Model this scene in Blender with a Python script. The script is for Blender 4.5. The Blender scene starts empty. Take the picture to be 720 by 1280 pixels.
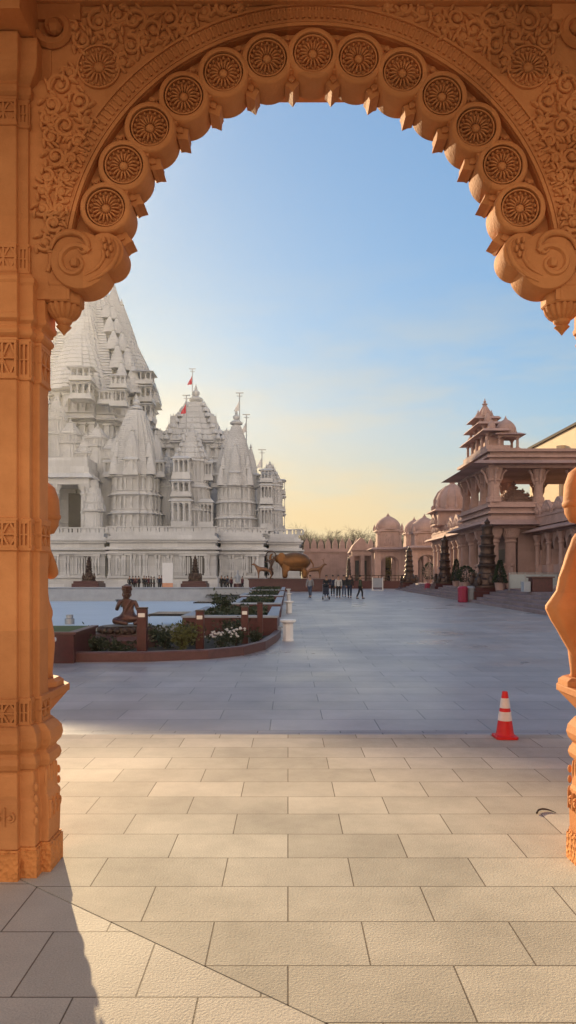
import bpy, bmesh, math, random
from mathutils import Vector, Matrix
PI = math.pi
R = math.radians
random.seed(7)
scn = bpy.context.scene
COL = scn.collection
F = 900.0            # focal length of the photograph in its own pixels
CAMZ = 1.6
PLZ = -0.10          # plaza level, one shallow step under the gate floor

def px(x, d): return (x - 360.0) * d / F
def pz(y, d): return CAMZ + (720.0 - y) * d / F
def gy(y, z=PLZ): return (CAMZ - z) * F / (y - 720.0)

# ------------------------------------------------------------------ materials
def nt(m):
    m.use_nodes = True
    t = m.node_tree
    return t, t.nodes['Principled BSDF']

def mat(name, col, rough=.7, var=.18, vscale=3.0, bump=0.0, bscale=25.0, metal=0.0, spec=.35,
        kind='noise', streak=0.0, emit=None, tint=None, block=None):
    m = bpy.data.materials.new(name)
    t, b = nt(m)
    N, L = t.nodes, t.links
    tc = N.new('ShaderNodeTexCoord')
    n1 = N.new('ShaderNodeTexNoise'); n1.inputs['Scale'].default_value = vscale
    n1.inputs['Detail'].default_value = 6; n1.inputs['Roughness'].default_value = .65
    L.new(tc.outputs['Object'], n1.inputs['Vector'])
    mr = N.new('ShaderNodeMapRange'); mr.inputs[1].default_value = .3; mr.inputs[2].default_value = .7
    L.new(n1.outputs['Fac'], mr.inputs[0])
    mx = N.new('ShaderNodeMix'); mx.data_type = 'RGBA'
    lo = [c * (1 - var) for c in col]
    hi = tint if tint else [min(1, c * (1 + var)) for c in col]
    mx.inputs['A'].default_value = (*lo, 1); mx.inputs['B'].default_value = (*hi, 1)
    L.new(mr.outputs[0], mx.inputs['Factor'])
    out = mx.outputs['Result']
    if streak > 0:                       # vertical weather streaks
        mp = N.new('ShaderNodeMapping'); mp.inputs['Scale'].default_value = (2.2, 2.2, .12)
        L.new(tc.outputs['Object'], mp.inputs['Vector'])
        n2 = N.new('ShaderNodeTexNoise'); n2.inputs['Scale'].default_value = 2.0; n2.inputs['Detail'].default_value = 5
        L.new(mp.outputs['Vector'], n2.inputs['Vector'])
        m2 = N.new('ShaderNodeMix'); m2.data_type = 'RGBA'; m2.blend_type = 'MULTIPLY'
        m2.inputs['Factor'].default_value = streak
        L.new(out, m2.inputs['A']); L.new(n2.outputs['Fac'], m2.inputs['B'])
        out = m2.outputs['Result']
    if block:                            # each cut block of stone has its own slight tone
        sn = N.new('ShaderNodeVectorMath'); sn.operation = 'SNAP'; sn.inputs[1].default_value = block
        ad = N.new('ShaderNodeVectorMath'); ad.operation = 'ADD'; ad.inputs[1].default_value = (.137, .211, .173)
        L.new(tc.outputs['Object'], ad.inputs[0]); L.new(ad.outputs['Vector'], sn.inputs[0])
        wn = N.new('ShaderNodeTexWhiteNoise'); wn.noise_dimensions = '3D'; L.new(sn.outputs['Vector'], wn.inputs['Vector'])
        wr = N.new('ShaderNodeMapRange'); wr.inputs[3].default_value = .88; wr.inputs[4].default_value = 1.08; L.new(wn.outputs['Value'], wr.inputs[0])
        sc_ = N.new('ShaderNodeVectorMath'); sc_.operation = 'SCALE'; L.new(out, sc_.inputs[0]); L.new(wr.outputs[0], sc_.inputs['Scale'])
        out = sc_.outputs['Vector']
    L.new(out, b.inputs['Base Color'])
    b.inputs['Roughness'].default_value = rough
    b.inputs['Metallic'].default_value = metal
    b.inputs['Specular IOR Level'].default_value = spec
    if bump > 0:
        if kind == 'carve':              # tight chiselled relief
            v = N.new('ShaderNodeTexVoronoi'); v.feature = 'F1'; v.inputs['Scale'].default_value = bscale
            L.new(tc.outputs['Object'], v.inputs['Vector']); h = v.outputs['Distance']
        else:
            v = N.new('ShaderNodeTexNoise'); v.inputs['Scale'].default_value = bscale
            v.inputs['Detail'].default_value = 5; v.inputs['Roughness'].default_value = .6
            L.new(tc.outputs['Object'], v.inputs['Vector']); h = v.outputs['Fac']
        bp = N.new('ShaderNodeBump'); bp.inputs['Strength'].default_value = min(1, bump)
        bp.inputs['Distance'].default_value = .6 / bscale
        L.new(h, bp.inputs['Height']); L.new(bp.outputs['Normal'], b.inputs['Normal'])
    if emit:
        b.inputs['Emission Color'].default_value = (*emit[:3], 1); b.inputs['Emission Strength'].default_value = emit[3]
    return m

def paver(name, col, bw, rh, off, mortar, mcol, rough, bump, bscale, var=.12, spec=.4, patch=.25, rvar=.1):
    m = bpy.data.materials.new(name)
    t, b = nt(m); N, L = t.nodes, t.links
    tc = N.new('ShaderNodeTexCoord')
    mp = N.new('ShaderNodeMapping'); mp.inputs['Location'].default_value = (off[0], off[1], 0)
    L.new(tc.outputs['Object'], mp.inputs['Vector'])
    br = N.new('ShaderNodeTexBrick'); br.inputs['Scale'].default_value = 1
    br.inputs['Brick Width'].default_value = bw; br.inputs['Row Height'].default_value = rh
    br.inputs['Mortar Size'].default_value = mortar; br.inputs['Mortar Smooth'].default_value = .25
    br.inputs['Bias'].default_value = 0
    br.inputs['Color1'].default_value = (*[c * (1 - var) for c in col], 1)
    br.inputs['Color2'].default_value = (*[min(1, c * (1 + var)) for c in col], 1)
    br.inputs['Mortar'].default_value = (*mcol, 1)
    L.new(mp.outputs['Vector'], br.inputs['Vector'])
    n1 = N.new('ShaderNodeTexNoise'); n1.inputs['Scale'].default_value = .9; n1.inputs['Detail'].default_value = 8
    n1.inputs['Roughness'].default_value = .7
    L.new(tc.outputs['Object'], n1.inputs['Vector'])
    mr = N.new('ShaderNodeMapRange'); mr.inputs[1].default_value = .3; mr.inputs[2].default_value = .7
    mr.inputs[3].default_value = 1 - patch; mr.inputs[4].default_value = 1 + patch * .5
    L.new(n1.outputs['Fac'], mr.inputs[0])
    n3 = N.new('ShaderNodeTexNoise'); n3.inputs['Scale'].default_value = 140; n3.inputs['Detail'].default_value = 2
    L.new(tc.outputs['Object'], n3.inputs['Vector'])
    mr3 = N.new('ShaderNodeMapRange'); mr3.inputs[1].default_value = .3; mr3.inputs[2].default_value = .7
    mr3.inputs[3].default_value = .86; mr3.inputs[4].default_value = 1.1
    L.new(n3.outputs['Fac'], mr3.inputs[0])
    mu = N.new('ShaderNodeMath'); mu.operation = 'MULTIPLY'
    L.new(mr.outputs[0], mu.inputs[0]); L.new(mr3.outputs[0], mu.inputs[1])
    vm = N.new('ShaderNodeVectorMath'); vm.operation = 'SCALE'
    L.new(br.outputs['Color'], vm.inputs[0]); L.new(mu.outputs[0], vm.inputs['Scale'])
    L.new(vm.outputs['Vector'], b.inputs['Base Color'])
    mrr = N.new('ShaderNodeMapRange'); mrr.inputs[1].default_value = .3; mrr.inputs[2].default_value = .7
    mrr.inputs[3].default_value = rough - rvar; mrr.inputs[4].default_value = rough + rvar
    n4 = N.new('ShaderNodeTexNoise'); n4.inputs['Scale'].default_value = .35; n4.inputs['Detail'].default_value = 5
    L.new(tc.outputs['Object'], n4.inputs['Vector']); L.new(n4.outputs['Fac'], mrr.inputs[0])
    L.new(mrr.outputs[0], b.inputs['Roughness'])
    b.inputs['Specular IOR Level'].default_value = spec
    n2 = N.new('ShaderNodeTexNoise'); n2.inputs['Scale'].default_value = bscale; n2.inputs['Detail'].default_value = 5
    n2.inputs['Roughness'].default_value = .6
    L.new(tc.outputs['Object'], n2.inputs['Vector'])
    bp = N.new('ShaderNodeBump'); bp.inputs['Strength'].default_value = bump; bp.inputs['Distance'].default_value = .010
    L.new(n2.outputs['Fac'], bp.inputs['Height'])
    iv = N.new('ShaderNodeMath'); iv.operation = 'SUBTRACT'; iv.inputs[0].default_value = 1
    L.new(br.outputs['Fac'], iv.inputs[1])
    b2 = N.new('ShaderNodeBump'); b2.inputs['Strength'].default_value = .8; b2.inputs['Distance'].default_value = .006
    L.new(iv.outputs[0], b2.inputs['Height']); L.new(bp.outputs['Normal'], b2.inputs['Normal'])
    L.new(b2.outputs['Normal'], b.inputs['Normal'])
    return m

GATE = mat('gate_sandstone', (.52, .19, .058), .75, .14, 1.6, .4, 60, tint=(.70, .295, .105), streak=.12, block=(1.1, 3.0, .74), spec=.25)
GATEC = mat('gate_sandstone_chiselled', (.56, .215, .065), .8, .2, 4, .9, 42, kind='carve', spec=.2)
FLOOR = paver('gate_floor_stone', (.50, .45, .365), .68, .377, (0, .06), .0035, (.18, .145, .11), .82, .42, 85, .13, .12, .30)
FLOOR2 = paver('gate_inner_stone', (.49, .44, .365), .475, .503, (-.134, .283), .0035, (.17, .135, .10), .72, .42, 85, .07, .15, .2)
JOINT = mat('joint_sand', (.07, .05, .035), .95, .2, 30)
PLAZA = paver('plaza_granite', (.385, .35, .345), 1.22, .61, (.2, 0), .006, (.13, .13, .14), .37, .2, 30, .10, .5, .24, .13)
BORDER = paver('plaza_border_granite', (.34, .32, .32), .9, .6, (.33, .0), .006, (.10, .10, .11), .5, .25, 30, .1, .45, .2, .1)
EARTH = mat('dry_grass_earth', (.13, .11, .06), .95, .3, .2)
MARBLE = mat('temple_limestone', (.575, .575, .585), .75, .12, .35, .6, 6.5, kind='carve', streak=.12, spec=.25)
MARBLE2 = mat('temple_limestone_plain', (.575, .575, .585), .75, .1, .3, .3, 5, streak=.2, block=(1.9, 1.9, .8), spec=.25)
MARBLE3 = mat('temple_limestone_fine', (.575, .575, .585), .75, .12, .5, .6, 7.5, kind='carve', streak=.12, spec=.25)
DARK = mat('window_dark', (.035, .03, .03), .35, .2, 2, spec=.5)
PINK = mat('pink_sandstone', (.46, .30, .265), .8, .14, .6, .5, 5, streak=.25, block=(1.6, 1.6, .55), spec=.2)
PINKC = mat('pink_sandstone_carved', (.47, .305, .265), .8, .16, .9, .6, 13, kind='carve', streak=.2, spec=.2)
STEP = mat('step_stone', (.235, .175, .18), .75, .15, 1.2, .2, 12, spec=.25, block=(1.3, 1.3, .17))
PALE = mat('pale_sandstone', (.56, .42, .27), .8, .08, .5, .2, 6, spec=.2)
REDG = mat('red_granite', (.062, .011, .012), .4, .3, 9, .05, 60, spec=.5)
REDC = mat('red_granite_kerb', (.10, .042, .038), .45, .2, 8, .05, 60, spec=.4)
BLACKG = mat('black_granite', (.02, .02, .024), .15, .2, 8, spec=.5)
GREYS = mat('grey_stone', (.30, .32, .36), .6, .12, 2, .2, 20)
WHITE = mat('white_stone', (.72, .69, .66), .55, .08, 3, .15, 25)
BRONZE = mat('dark_bronze', (.075, .045, .035), .45, .35, 6, .4, 25, metal=.6)
BRONZE2 = mat('red_brown_bronze', (.10, .045, .036), .38, .3, 5, .3, 30, metal=.55)
BROWN = mat('brown_bronze', (.20, .095, .05), .5, .3, 3, .3, 14, metal=.4)
GOLD = mat('golden_bronze', (.21, .085, .022), .42, .3, 1.2, .4, 8, metal=.5)
LEAF = mat('dark_leaves', (.024, .036, .015), .7, .4, 6)
LEAF2 = mat('yellow_green_leaves', (.085, .09, .02), .65, .35, 6)
LEAF3 = mat('sun_tinted_leaves', (.24, .17, .035), .7, .35, 3)  # yellow of the sunlight is painted into the leaf colour
PETAL = mat('white_petals', (.6, .55, .5), .6, .1, 9)
GRASS = mat('lawn', (.07, .10, .025), .9, .35, 25)
SOIL = mat('planting_soil', (.03, .024, .018), .95, .3, 14)
BARK = mat('winter_bark', (.065, .043, .033), .9, .3, 2)
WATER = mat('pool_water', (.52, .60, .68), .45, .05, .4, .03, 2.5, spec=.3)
CONE_R = mat('cone_orange', (.62, .018, .022), .5, .08, 8, spec=.4)
CONE_W = mat('cone_reflective_white', (.74, .70, .66), .5, .08, 20)
BIN_R = mat('bin_red', (.26, .02, .05), .45, .1, 6)
BIN_G = mat('bin_grey', (.22, .22, .235), .5, .1, 6)
LAMP = mat('lamp_lens', (.62, .56, .5), .4, .05, 5, emit=(1, .85, .62, .06))
SKIN = mat('skin', (.33, .18, .115), .6, .1, 9)
HAIR = mat('dark_hair', (.02, .015, .013), .6, .2, 20)
METAL = mat('grey_metal', (.35, .35, .36), .4, .1, 6, metal=.8)
GLASS = mat('frosted_glass', (.33, .36, .37), .2, .05, 3, spec=.6)
FLAGR = mat('flag_red', (.62, .07, .09), .8, .1, 4)
FLAGW = mat('flag_white', (.75, .72, .7), .8, .1, 4)
BANW = mat('banner_white', (.66, .66, .68), .6, .06, 1.5)
BANO = mat('banner_orange', (.55, .27, .17), .6, .2, 1.0)
TWIG = mat('dry_twig', (.045, .025, .018), .8, .2, 9)
def cloth(n, c): return mat(n, c, .85, .2, 12)
CL = {'black': cloth('cloth_black', (.016, .016, .019)), 'navy': cloth('cloth_navy', (.02, .026, .05)),
      'grey': cloth('cloth_grey', (.20, .20, .215)), 'light': cloth('cloth_light', (.42, .40, .385)),
      'olive': cloth('cloth_olive', (.04, .05, .03)), 'maroon': cloth('cloth_maroon', (.09, .02, .03)),
      'denim': cloth('cloth_denim', (.06, .075, .12)), 'tan': cloth('cloth_tan', (.25, .17, .11))}

# ------------------------------------------------------------------ mesh builder
class MB:
    def __init__(s): s.v = []; s.f = []; s.mi = []; s.m = 0
    def add(s, vs, fs):
        o = len(s.v); s.v += [tuple(p) for p in vs]
        for f in fs: s.f.append([i + o for i in f]); s.mi.append(s.m)
        return s
    def box(s, x0, x1, y0, y1, z0, z1, taper=0.0):
        t = taper
        return s.add([(x0, y0, z0), (x1, y0, z0), (x1, y1, z0), (x0, y1, z0),
                      (x0 + t, y0 + t, z1), (x1 - t, y0 + t, z1), (x1 - t, y1 - t, z1), (x0 + t, y1 - t, z1)],
                     [(3, 2, 1, 0), (4, 5, 6, 7), (0, 1, 5, 4), (1, 2, 6, 5), (2, 3, 7, 6), (3, 0, 4, 7)])
    def cbox(s, c, hx, hy, z0, z1, taper=0): return s.box(c[0] - hx, c[0] + hx, c[1] - hy, c[1] + hy, z0, z1, taper)
    def loft(s, rings, cap0=True, cap1=True):
        n = len(rings[0]); vs = [p for r in rings for p in r]; fs = []
        for k in range(len(rings) - 1):
            for i in range(n):
                j = (i + 1) % n
                fs.append((k * n + i, k * n + j, (k + 1) * n + j, (k + 1) * n + i))
        if cap0: fs.append(tuple(reversed(range(n))))
        if cap1: fs.append(tuple(range((len(rings) - 1) * n, len(rings) * n)))
        return s.add(vs, fs)
    def lathe(s, cx, cy, prof, seg=12, rot=0, sx=1, sy=1):
        rings = []
        for r, z in prof:
            r = max(r, 1e-4)
            rings.append([(cx + sx * r * math.cos(rot + 2 * PI * i / seg), cy + sy * r * math.sin(rot + 2 * PI * i / seg), z) for i in range(seg)])
        return s.loft(rings)
    def lathey(s, cx, cz, prof, seg=24, rot=0):      # axis along Y; prof (r, y) from front to back
        rings = []
        for r, y in prof:
            r = max(r, 1e-4)
            rings.append([(cx + r * math.cos(rot - 2 * PI * i / seg), y, cz + r * math.sin(rot - 2 * PI * i / seg)) for i in range(seg)])
        return s.loft([list(reversed(q)) for q in rings])
    def plan(s, cx, cy, poly, prof, rot=0):          # poly scaled by half width at each height
        c, d = math.cos(rot), math.sin(rot)
        return s.loft([[(cx + (c * p[0] - d * p[1]) * w, cy + (d * p[0] + c * p[1]) * w, z) for p in poly] for z, w in prof])
    def tube(s, pts, rad, seg=6, cap=True):
        pts = [Vector(p) for p in pts]; rings = []
        rr = rad if isinstance(rad, (list, tuple)) else [rad] * len(pts)
        for i, p in enumerate(pts):
            d = (pts[min(i + 1, len(pts) - 1)] - pts[max(i - 1, 0)])
            d = d.normalized() if d.length > 1e-9 else Vector((0, 0, 1))
            a = Vector((0, 1, 0)) if abs(d.y) < .9 else Vector((1, 0, 0))
            u = d.cross(a).normalized(); w = d.cross(u).normalized()
            rings.append([tuple(p + u * rr[i] * math.cos(2 * PI * k / seg) + w * rr[i] * math.sin(2 * PI * k / seg)) for k in range(seg)])
        return s.loft(rings, cap, cap)
    def prism_y(s, poly, y0, y1):                    # polygon in (x, z) pushed along Y
        n = len(poly)
        vs = [(x, y0, z) for x, z in poly] + [(x, y1, z) for x, z in poly]
        fs = [tuple(range(n)), tuple(range(2 * n - 1, n - 1, -1))]
        for i in range(n):
            j = (i + 1) % n; fs.append((i, i + n, j + n, j))
        return s.add(vs, fs)
    def prism_x(s, poly, x0, x1):                    # polygon in (y, z) pushed along X
        n = len(poly)
        vs = [(x0, y, z) for y, z in poly] + [(x1, y, z) for y, z in poly]
        fs = [tuple(range(n)), tuple(range(2 * n - 1, n - 1, -1))]
        for i in range(n):
            j = (i + 1) % n; fs.append((i, i + n, j + n, j))
        return s.add(vs, fs)
    def prism_z(s, poly, z0, z1):
        n = len(poly)
        vs = [(x, y, z0) for x, y in poly] + [(x, y, z1) for x, y in poly]
        fs = [tuple(reversed(range(n))), tuple(range(n, 2 * n))]
        for i in range(n):
            j = (i + 1) % n; fs.append((i, j, j + n, i + n))
        return s.add(vs, fs)
    def annulus(s, cx, cz, r0, r1, y0, y1, a0, a1, n):   # sector slab, y0 front
        vs = []
        for k in range(n + 1):
            a = a0 + (a1 - a0) * k / n; c, d = math.cos(a), math.sin(a)
            vs += [(cx + r0 * c, y0, cz + r0 * d), (cx + r1 * c, y0, cz + r1 * d), (cx + r1 * c, y1, cz + r1 * d), (cx + r0 * c, y1, cz + r0 * d)]
        fs = []
        for k in range(n):
            o, p = 4 * k, 4 * k + 4
            for i in range(4):
                j = (i + 1) % 4; fs.append((o + i, o + j, p + j, p + i))
        fs += [(3, 2, 1, 0), (4 * n, 4 * n + 1, 4 * n + 2, 4 * n + 3)]
        return s.add(vs, fs)
    def tube_s(s, pts, rad, seg=8, sub=5):       # tube along a smooth curve through the points
        P = [Vector(p) for p in pts]; n = len(P); q, r = [], []
        for i in range(n - 1):
            a, b, c, d = P[max(i - 1, 0)], P[i], P[i + 1], P[min(i + 2, n - 1)]
            for k in range(sub):
                t = k / sub
                q.append(.5 * (2 * b + (c - a) * t + (2 * a - 5 * b + 4 * c - d) * t * t + (3 * b - a - 3 * c + d) * t ** 3)); r.append(rad[i] * (1 - t) + rad[i + 1] * t)
        q.append(P[-1]); r.append(rad[-1]); return s.tube(q, r, seg)
    def ell(s, c, r, seg=8, rings=5):
        pr = [(math.sin(PI * i / rings), -math.cos(PI * i / rings)) for i in range(rings + 1)]
        return s.loft([[(c[0] + r[0] * max(q, 1e-3) * math.cos(2 * PI * k / seg), c[1] + r[1] * max(q, 1e-3) * math.sin(2 * PI * k / seg), c[2] + r[2] * h) for k in range(seg)] for q, h in pr])
    def xf(s, fn, start=0):
        for i in range(start, len(s.v)): s.v[i] = tuple(fn(Vector(s.v[i])))
        return s
    def build(s, name, m, parent=None, smooth=False, bevel=0, flat_angle=None):
        me = bpy.data.meshes.new(name)
        off = Vector((0, 0, 0))
        if parent is not None:
            q = parent
            while q is not None: off += q.location; q = q.parent
        me.from_pydata([tuple(Vector(p) - off) for p in s.v], [], s.f)
        ms = m if isinstance(m, (list, tuple)) else [m]
        for k in ms: me.materials.append(k)
        if len(ms) > 1: me.polygons.foreach_set('material_index', s.mi)
        bm = bmesh.new(); bm.from_mesh(me); bmesh.ops.recalc_face_normals(bm, faces=bm.faces)
        bm.to_mesh(me); bm.free()
        if smooth:
            me.polygons.foreach_set('use_smooth', [True] * len(me.polygons))
            try: me.set_sharp_from_angle(angle=R(flat_angle or 38))
            except Exception: pass
        o = bpy.data.objects.new(name, me); COL.objects.link(o)
        if parent is not None: o.parent = parent
        if bevel:
            bv = o.modifiers.new('soft_edges', 'BEVEL'); bv.width = bevel; bv.segments = 2; bv.limit_method = 'ANGLE'; bv.angle_limit = R(40)
        return o

def tag(o, label=None, cat=None, group=None, kind=None):
    if label: o['label'] = label
    if cat: o['category'] = cat
    if group: o['group'] = group
    if kind: o['kind'] = kind
    return o
def thing(name, label, cat, loc=(0, 0, 0), rz=0, group=None):
    o = bpy.data.objects.new(name, None); o.empty_display_size = .2; COL.objects.link(o)
    o.location = loc; o.rotation_euler = (0, 0, rz)
    return tag(o, label, cat, group)
def struct(name, mb, m, kind='structure', **k):
    o = mb.build(name, m, None, **k); o['kind'] = kind; return o
def dup(root, loc, rz=0, label=None, sc=None):
    def cp(o, par):
        c = o.copy(); COL.objects.link(c)
        if par is not None: c.parent = par
        for ch in kids.get(o.name, []): cp(ch, c)
        return c
    kids = {}
    for o in scn.objects:
        if o.parent: kids.setdefault(o.parent.name, []).append(o)
    r = cp(root, None); r.location = loc; r.rotation_euler = (0, 0, rz)
    if sc: r.scale = (sc, sc, sc)
    if label: r['label'] = label
    return r

def skin_part(name, vs, es, m, parent=None, sub=1, loc=None, rot=None):
    """one continuous surface grown over a jointed skeleton; vs: (x, y, z, radius)"""
    me = bpy.data.meshes.new('skeleton'); me.from_pydata([v[:3] for v in vs], es, [])
    o = bpy.data.objects.new('skeleton', me); COL.objects.link(o)
    sk = o.modifiers.new('skin', 'SKIN'); sk.use_smooth_shade = True; sk.branch_smoothing = .4
    if not me.skin_vertices: me.skin_vertices.new()
    for i, v in enumerate(vs):
        r = v[3]; d = me.skin_vertices[0].data[i]
        d.radius = (r, r) if not isinstance(r, (tuple, list)) else r
        d.use_root = (i == 0)
    if sub:
        ss = o.modifiers.new('sub', 'SUBSURF'); ss.levels = sub; ss.render_levels = sub
    bpy.context.view_layer.update()
    dg = bpy.context.evaluated_depsgraph_get()
    nm = bpy.data.meshes.new_from_object(o.evaluated_get(dg))
    bpy.data.objects.remove(o); bpy.data.meshes.remove(me)
    nm.name = name; nm.materials.clear(); nm.materials.append(m)
    nm.polygons.foreach_set('use_smooth', [True] * len(nm.polygons))
    q = bpy.data.objects.new(name, nm); COL.objects.link(q)
    if parent is not None: q.parent = parent
    return q

# temple-style stepped square plan, half width 1
def side_steps(pts):
    out = []
    for k in range(4):
        c, d = [(1, 0), (0, 1), (-1, 0), (0, -1)][k]
        out += [(c * x - d * y, d * x + c * y) for x, y in pts]
    return out
RATHA = side_steps([(.78, -.78), (.78, -.58), (.90, -.58), (.90, -.30), (1, -.30), (1, .30), (.90, .30), (.90, .58), (.78, .58)])
PIL = side_steps([(.80, -.80), (.80, -.45), (1, -.45), (1, .45), (.80, .45)])
SQ = [(1, -1), (1, 1), (-1, 1), (-1, -1)]
OCT = [(math.cos(PI / 8 + k * PI / 4), math.sin(PI / 8 + k * PI / 4)) for k in range(8)]

def spiral(mb, cx, cz, r, turns, a0, hand, y, tr, plane='y', n=22, inner=.12):
    pts, rad = [], []
    for i in range(n + 1):
        t = i / n; a = a0 + hand * 2 * PI * turns * t; q = r * (1 - t) + r * inner * t
        pts.append((cx + q * math.cos(a), y, cz + q * math.sin(a))); rad.append(tr * (1 - .45 * t))
    mb.tube(pts, rad, 6)
    mb.ell((cx, y, cz), (tr * 1.5, tr * 1.3, tr * 1.5), 6, 4)
    return mb
SKY_S, SUN_S, EXPO, SKY_M, REAR_FILL, HAZE = .15, 4.9, 1.0, 2.6, 6.8, .00028
# ================================================================== GROUND
g = MB(); g.add([(-240, -80, -.16), (240, -80, -.16), (240, 260, -.16), (-240, 260, -.16)], [(0, 1, 2, 3)])
struct('ground', g, EARTH)
g = MB(); g.box(-75, 62, 7.9, 128, -.15, PLZ); struct('plaza', g, PLAZA)
g = MB(); g.box(-75, 62, 7.285, 7.895, -.15, PLZ); struct('plaza_border', g, BORDER)
FE = 7.27
a0, a1 = (-1.106, 3.556), (.143, 2.571)
sl = (a1[1] - a0[1]) / (a1[0] - a0[0])
def dl(x): return a0[1] + (x - a0[0]) * sl
gp = .006
xr_ = a0[0] + (-6 - a0[1]) / sl
xs_ = a0[0] + (FE - a0[1]) / sl
g = MB(); g.prism_z([(xs_ + gp, FE), (xr_ + gp, -6), (9.3, -6), (9.3, FE)], -.12, 0)
struct('pavilion_floor', g, FLOOR)
g = MB(); g.prism_z([(-9, FE), (-9, -6), (xr_ - gp, -6), (xs_ - gp, FE)], -.12, 0)
struct('pavilion_inner_floor', g, FLOOR2)
g = MB(); g.box(-9, 9.3, -6, FE - .03, -.125, -.007); struct('floor_joint_bed', g, JOINT)

# ================================================================== GATE ARCH
AC = (.134, 3.251); AX2 = 2 * .134 + .008
YF = 3.90
def mirr(x): return AX2 - x
arch = thing('gate_arch', 'carved orange sandstone scalloped arch with round medallions framing the sky', 'arch', (.134, 4.0, 3.0))
xl, xr = -1.42, mirr(-1.42); zt = 4.9; zb = 3.1
RI = 1.318
m = MB()
N = 72
prev = None
vs, fs = [], []
for k in range(N + 1):
    a = PI * k / N; c, d = math.cos(a), math.sin(a)
    tx = ((xr if c > 0 else xl) - AC[0]) / c if abs(c) > 1e-6 else 1e9
    tz = (zt - AC[1]) / d if d > 1e-6 else 1e9
    t = min(tx, tz)
    p, q = (AC[0] + RI * c, AC[1] + RI * d), (AC[0] + t * c, AC[1] + t * d)
    vs += [(p[0], YF, p[1]), (q[0], YF, q[1]), (q[0], 4.06, q[1]), (p[0], 4.06, p[1])]
for k in range(N):
    o, p = 4 * k, 4 * k + 4
    for i in range(4):
        j = (i + 1) % 4; fs.append((o + i, o + j, p + j, p + i))
m.add(vs, fs)
# fill the two top corners
for sx, xx in ((1, xr), (-1, xl)):
    ac = math.atan2(zt - AC[1], xx - AC[0])
m.box(xl, AC[0] - RI, YF, 4.06, zb, AC[1]); m.box(AC[0] + RI, xr, YF, 4.06, zb, AC[1])
m.build('spandrel_panel', GATE, arch)
# corner gaps of the fan are closed with small triangles
tri = MB()
for xx in (xr, xl):
    ks = [k for k in range(N + 1)]
    a_c = math.atan2(zt - AC[1], xx - AC[0])
    k0 = int(a_c / PI * N)
    pts = []
    for k in (k0, k0 + 1):
        a = PI * k / N; c, d = math.cos(a), math.sin(a)
        t = min(((xr if c > 0 else xl) - AC[0]) / c if abs(c) > 1e-6 else 1e9, (zt - AC[1]) / d)
        pts.append((AC[0] + t * c, AC[1] + t * d))
    tri.prism_y([pts[0], (xx, zt), pts[1]], YF + .002, 4.058)
tri.build('spandrel_corner', GATE, arch)
m = MB(); m.annulus(*AC, 1.06, RI + .003, 3.945, 4.055, R(2), R(178), 72)
m.build('recessed_ring', GATE, arch)
# carved band of beads between two fillets
m = MB()
m.annulus(*AC, 1.320, 1.338, 3.882, 3.91, R(6), R(174), 72)
m.annulus(*AC, 1.348, 1.354, 3.892, 3.91, R(6), R(174), 72)
m.annulus(*AC, 1.434, 1.447, 3.887, 3.91, R(10), R(170), 72)
nb = 118
for k in range(nb):
    a = R(9) + R(162) * k / (nb - 1); c, d = math.cos(a), math.sin(a)
    s0 = len(m.v)
    m.box(-.007, .007, 3.889, 3.905, -.026, .022, .003)
    m.ell((.0, 3.896, .026), (.010, .010, .010), 6, 4)
    m.xf(lambda v: Vector((AC[0] + (1.395 + v.z) * c - v.x * d, v.y, AC[1] + (1.395 + v.z) * d + v.x * c)), s0)
m.build('bead_band', GATE, arch)
RM = 1.166
angs = [R(163.4) - R(146.8) * k / 12 for k in range(13)]
for k, a in enumerate(angs):
    cx, cz = AC[0] + RM * math.cos(a), AC[1] + RM * math.sin(a)
    o = .004 * (k % 2)
    m = MB(); m.lathey(cx, cz, [(.001, 3.915), (.107, 3.915), (.108, 3.868 + o), (.112, 3.866 + o), (.129, 3.867 + o), (.135, 3.874 + o), (.138, 3.885 + o), (.138, 4.052 + o)], 44)
    m.build('scallop', GATE, arch, smooth=True, flat_angle=50)
def rosette(cx, cz, r, y, name='medallion'):
    m = MB(); m.lathey(cx, cz, [(.001, y + .010), (r * .93, y + .010), (r * .93, y - .012), (r * 1.0, y - .012), (r * 1.0, y + .024)], 36)
    m.lathey(cx, cz, [(.001, y - .016), (r * .16, y - .014), (r * .22, y - .004), (r * .24, y + .004)], 14)
    n = 18
    for k in range(n):
        a = 2 * PI * k / n; c, d = math.cos(a), math.sin(a)
        s0 = len(m.v); m.ell((0, 0, 0), (r * .068, .017, r * .25), 6, 5)
        m.xf(lambda v: Vector((cx + (r * .50 + v.z) * c - v.x * d, y + v.y, cz + (r * .50 + v.z) * d + v.x * c)), s0)
        a += PI / n; c, d = math.cos(a), math.sin(a)
        m.ell((cx + r * .82 * c, y, cz + r * .82 * d), (r * .085, .015, r * .085), 6, 4)
    m.build(name, GATE, arch, smooth=True, flat_angle=60)
for a in angs: rosette(AC[0] + RM * math.cos(a), AC[1] + RM * math.sin(a), .1, 3.889)
for xx in (px(124, YF), mirr(px(124, YF))):
    rosette(xx, pz(85, YF), .118, YF - .004, 'corner_medallion')
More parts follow.
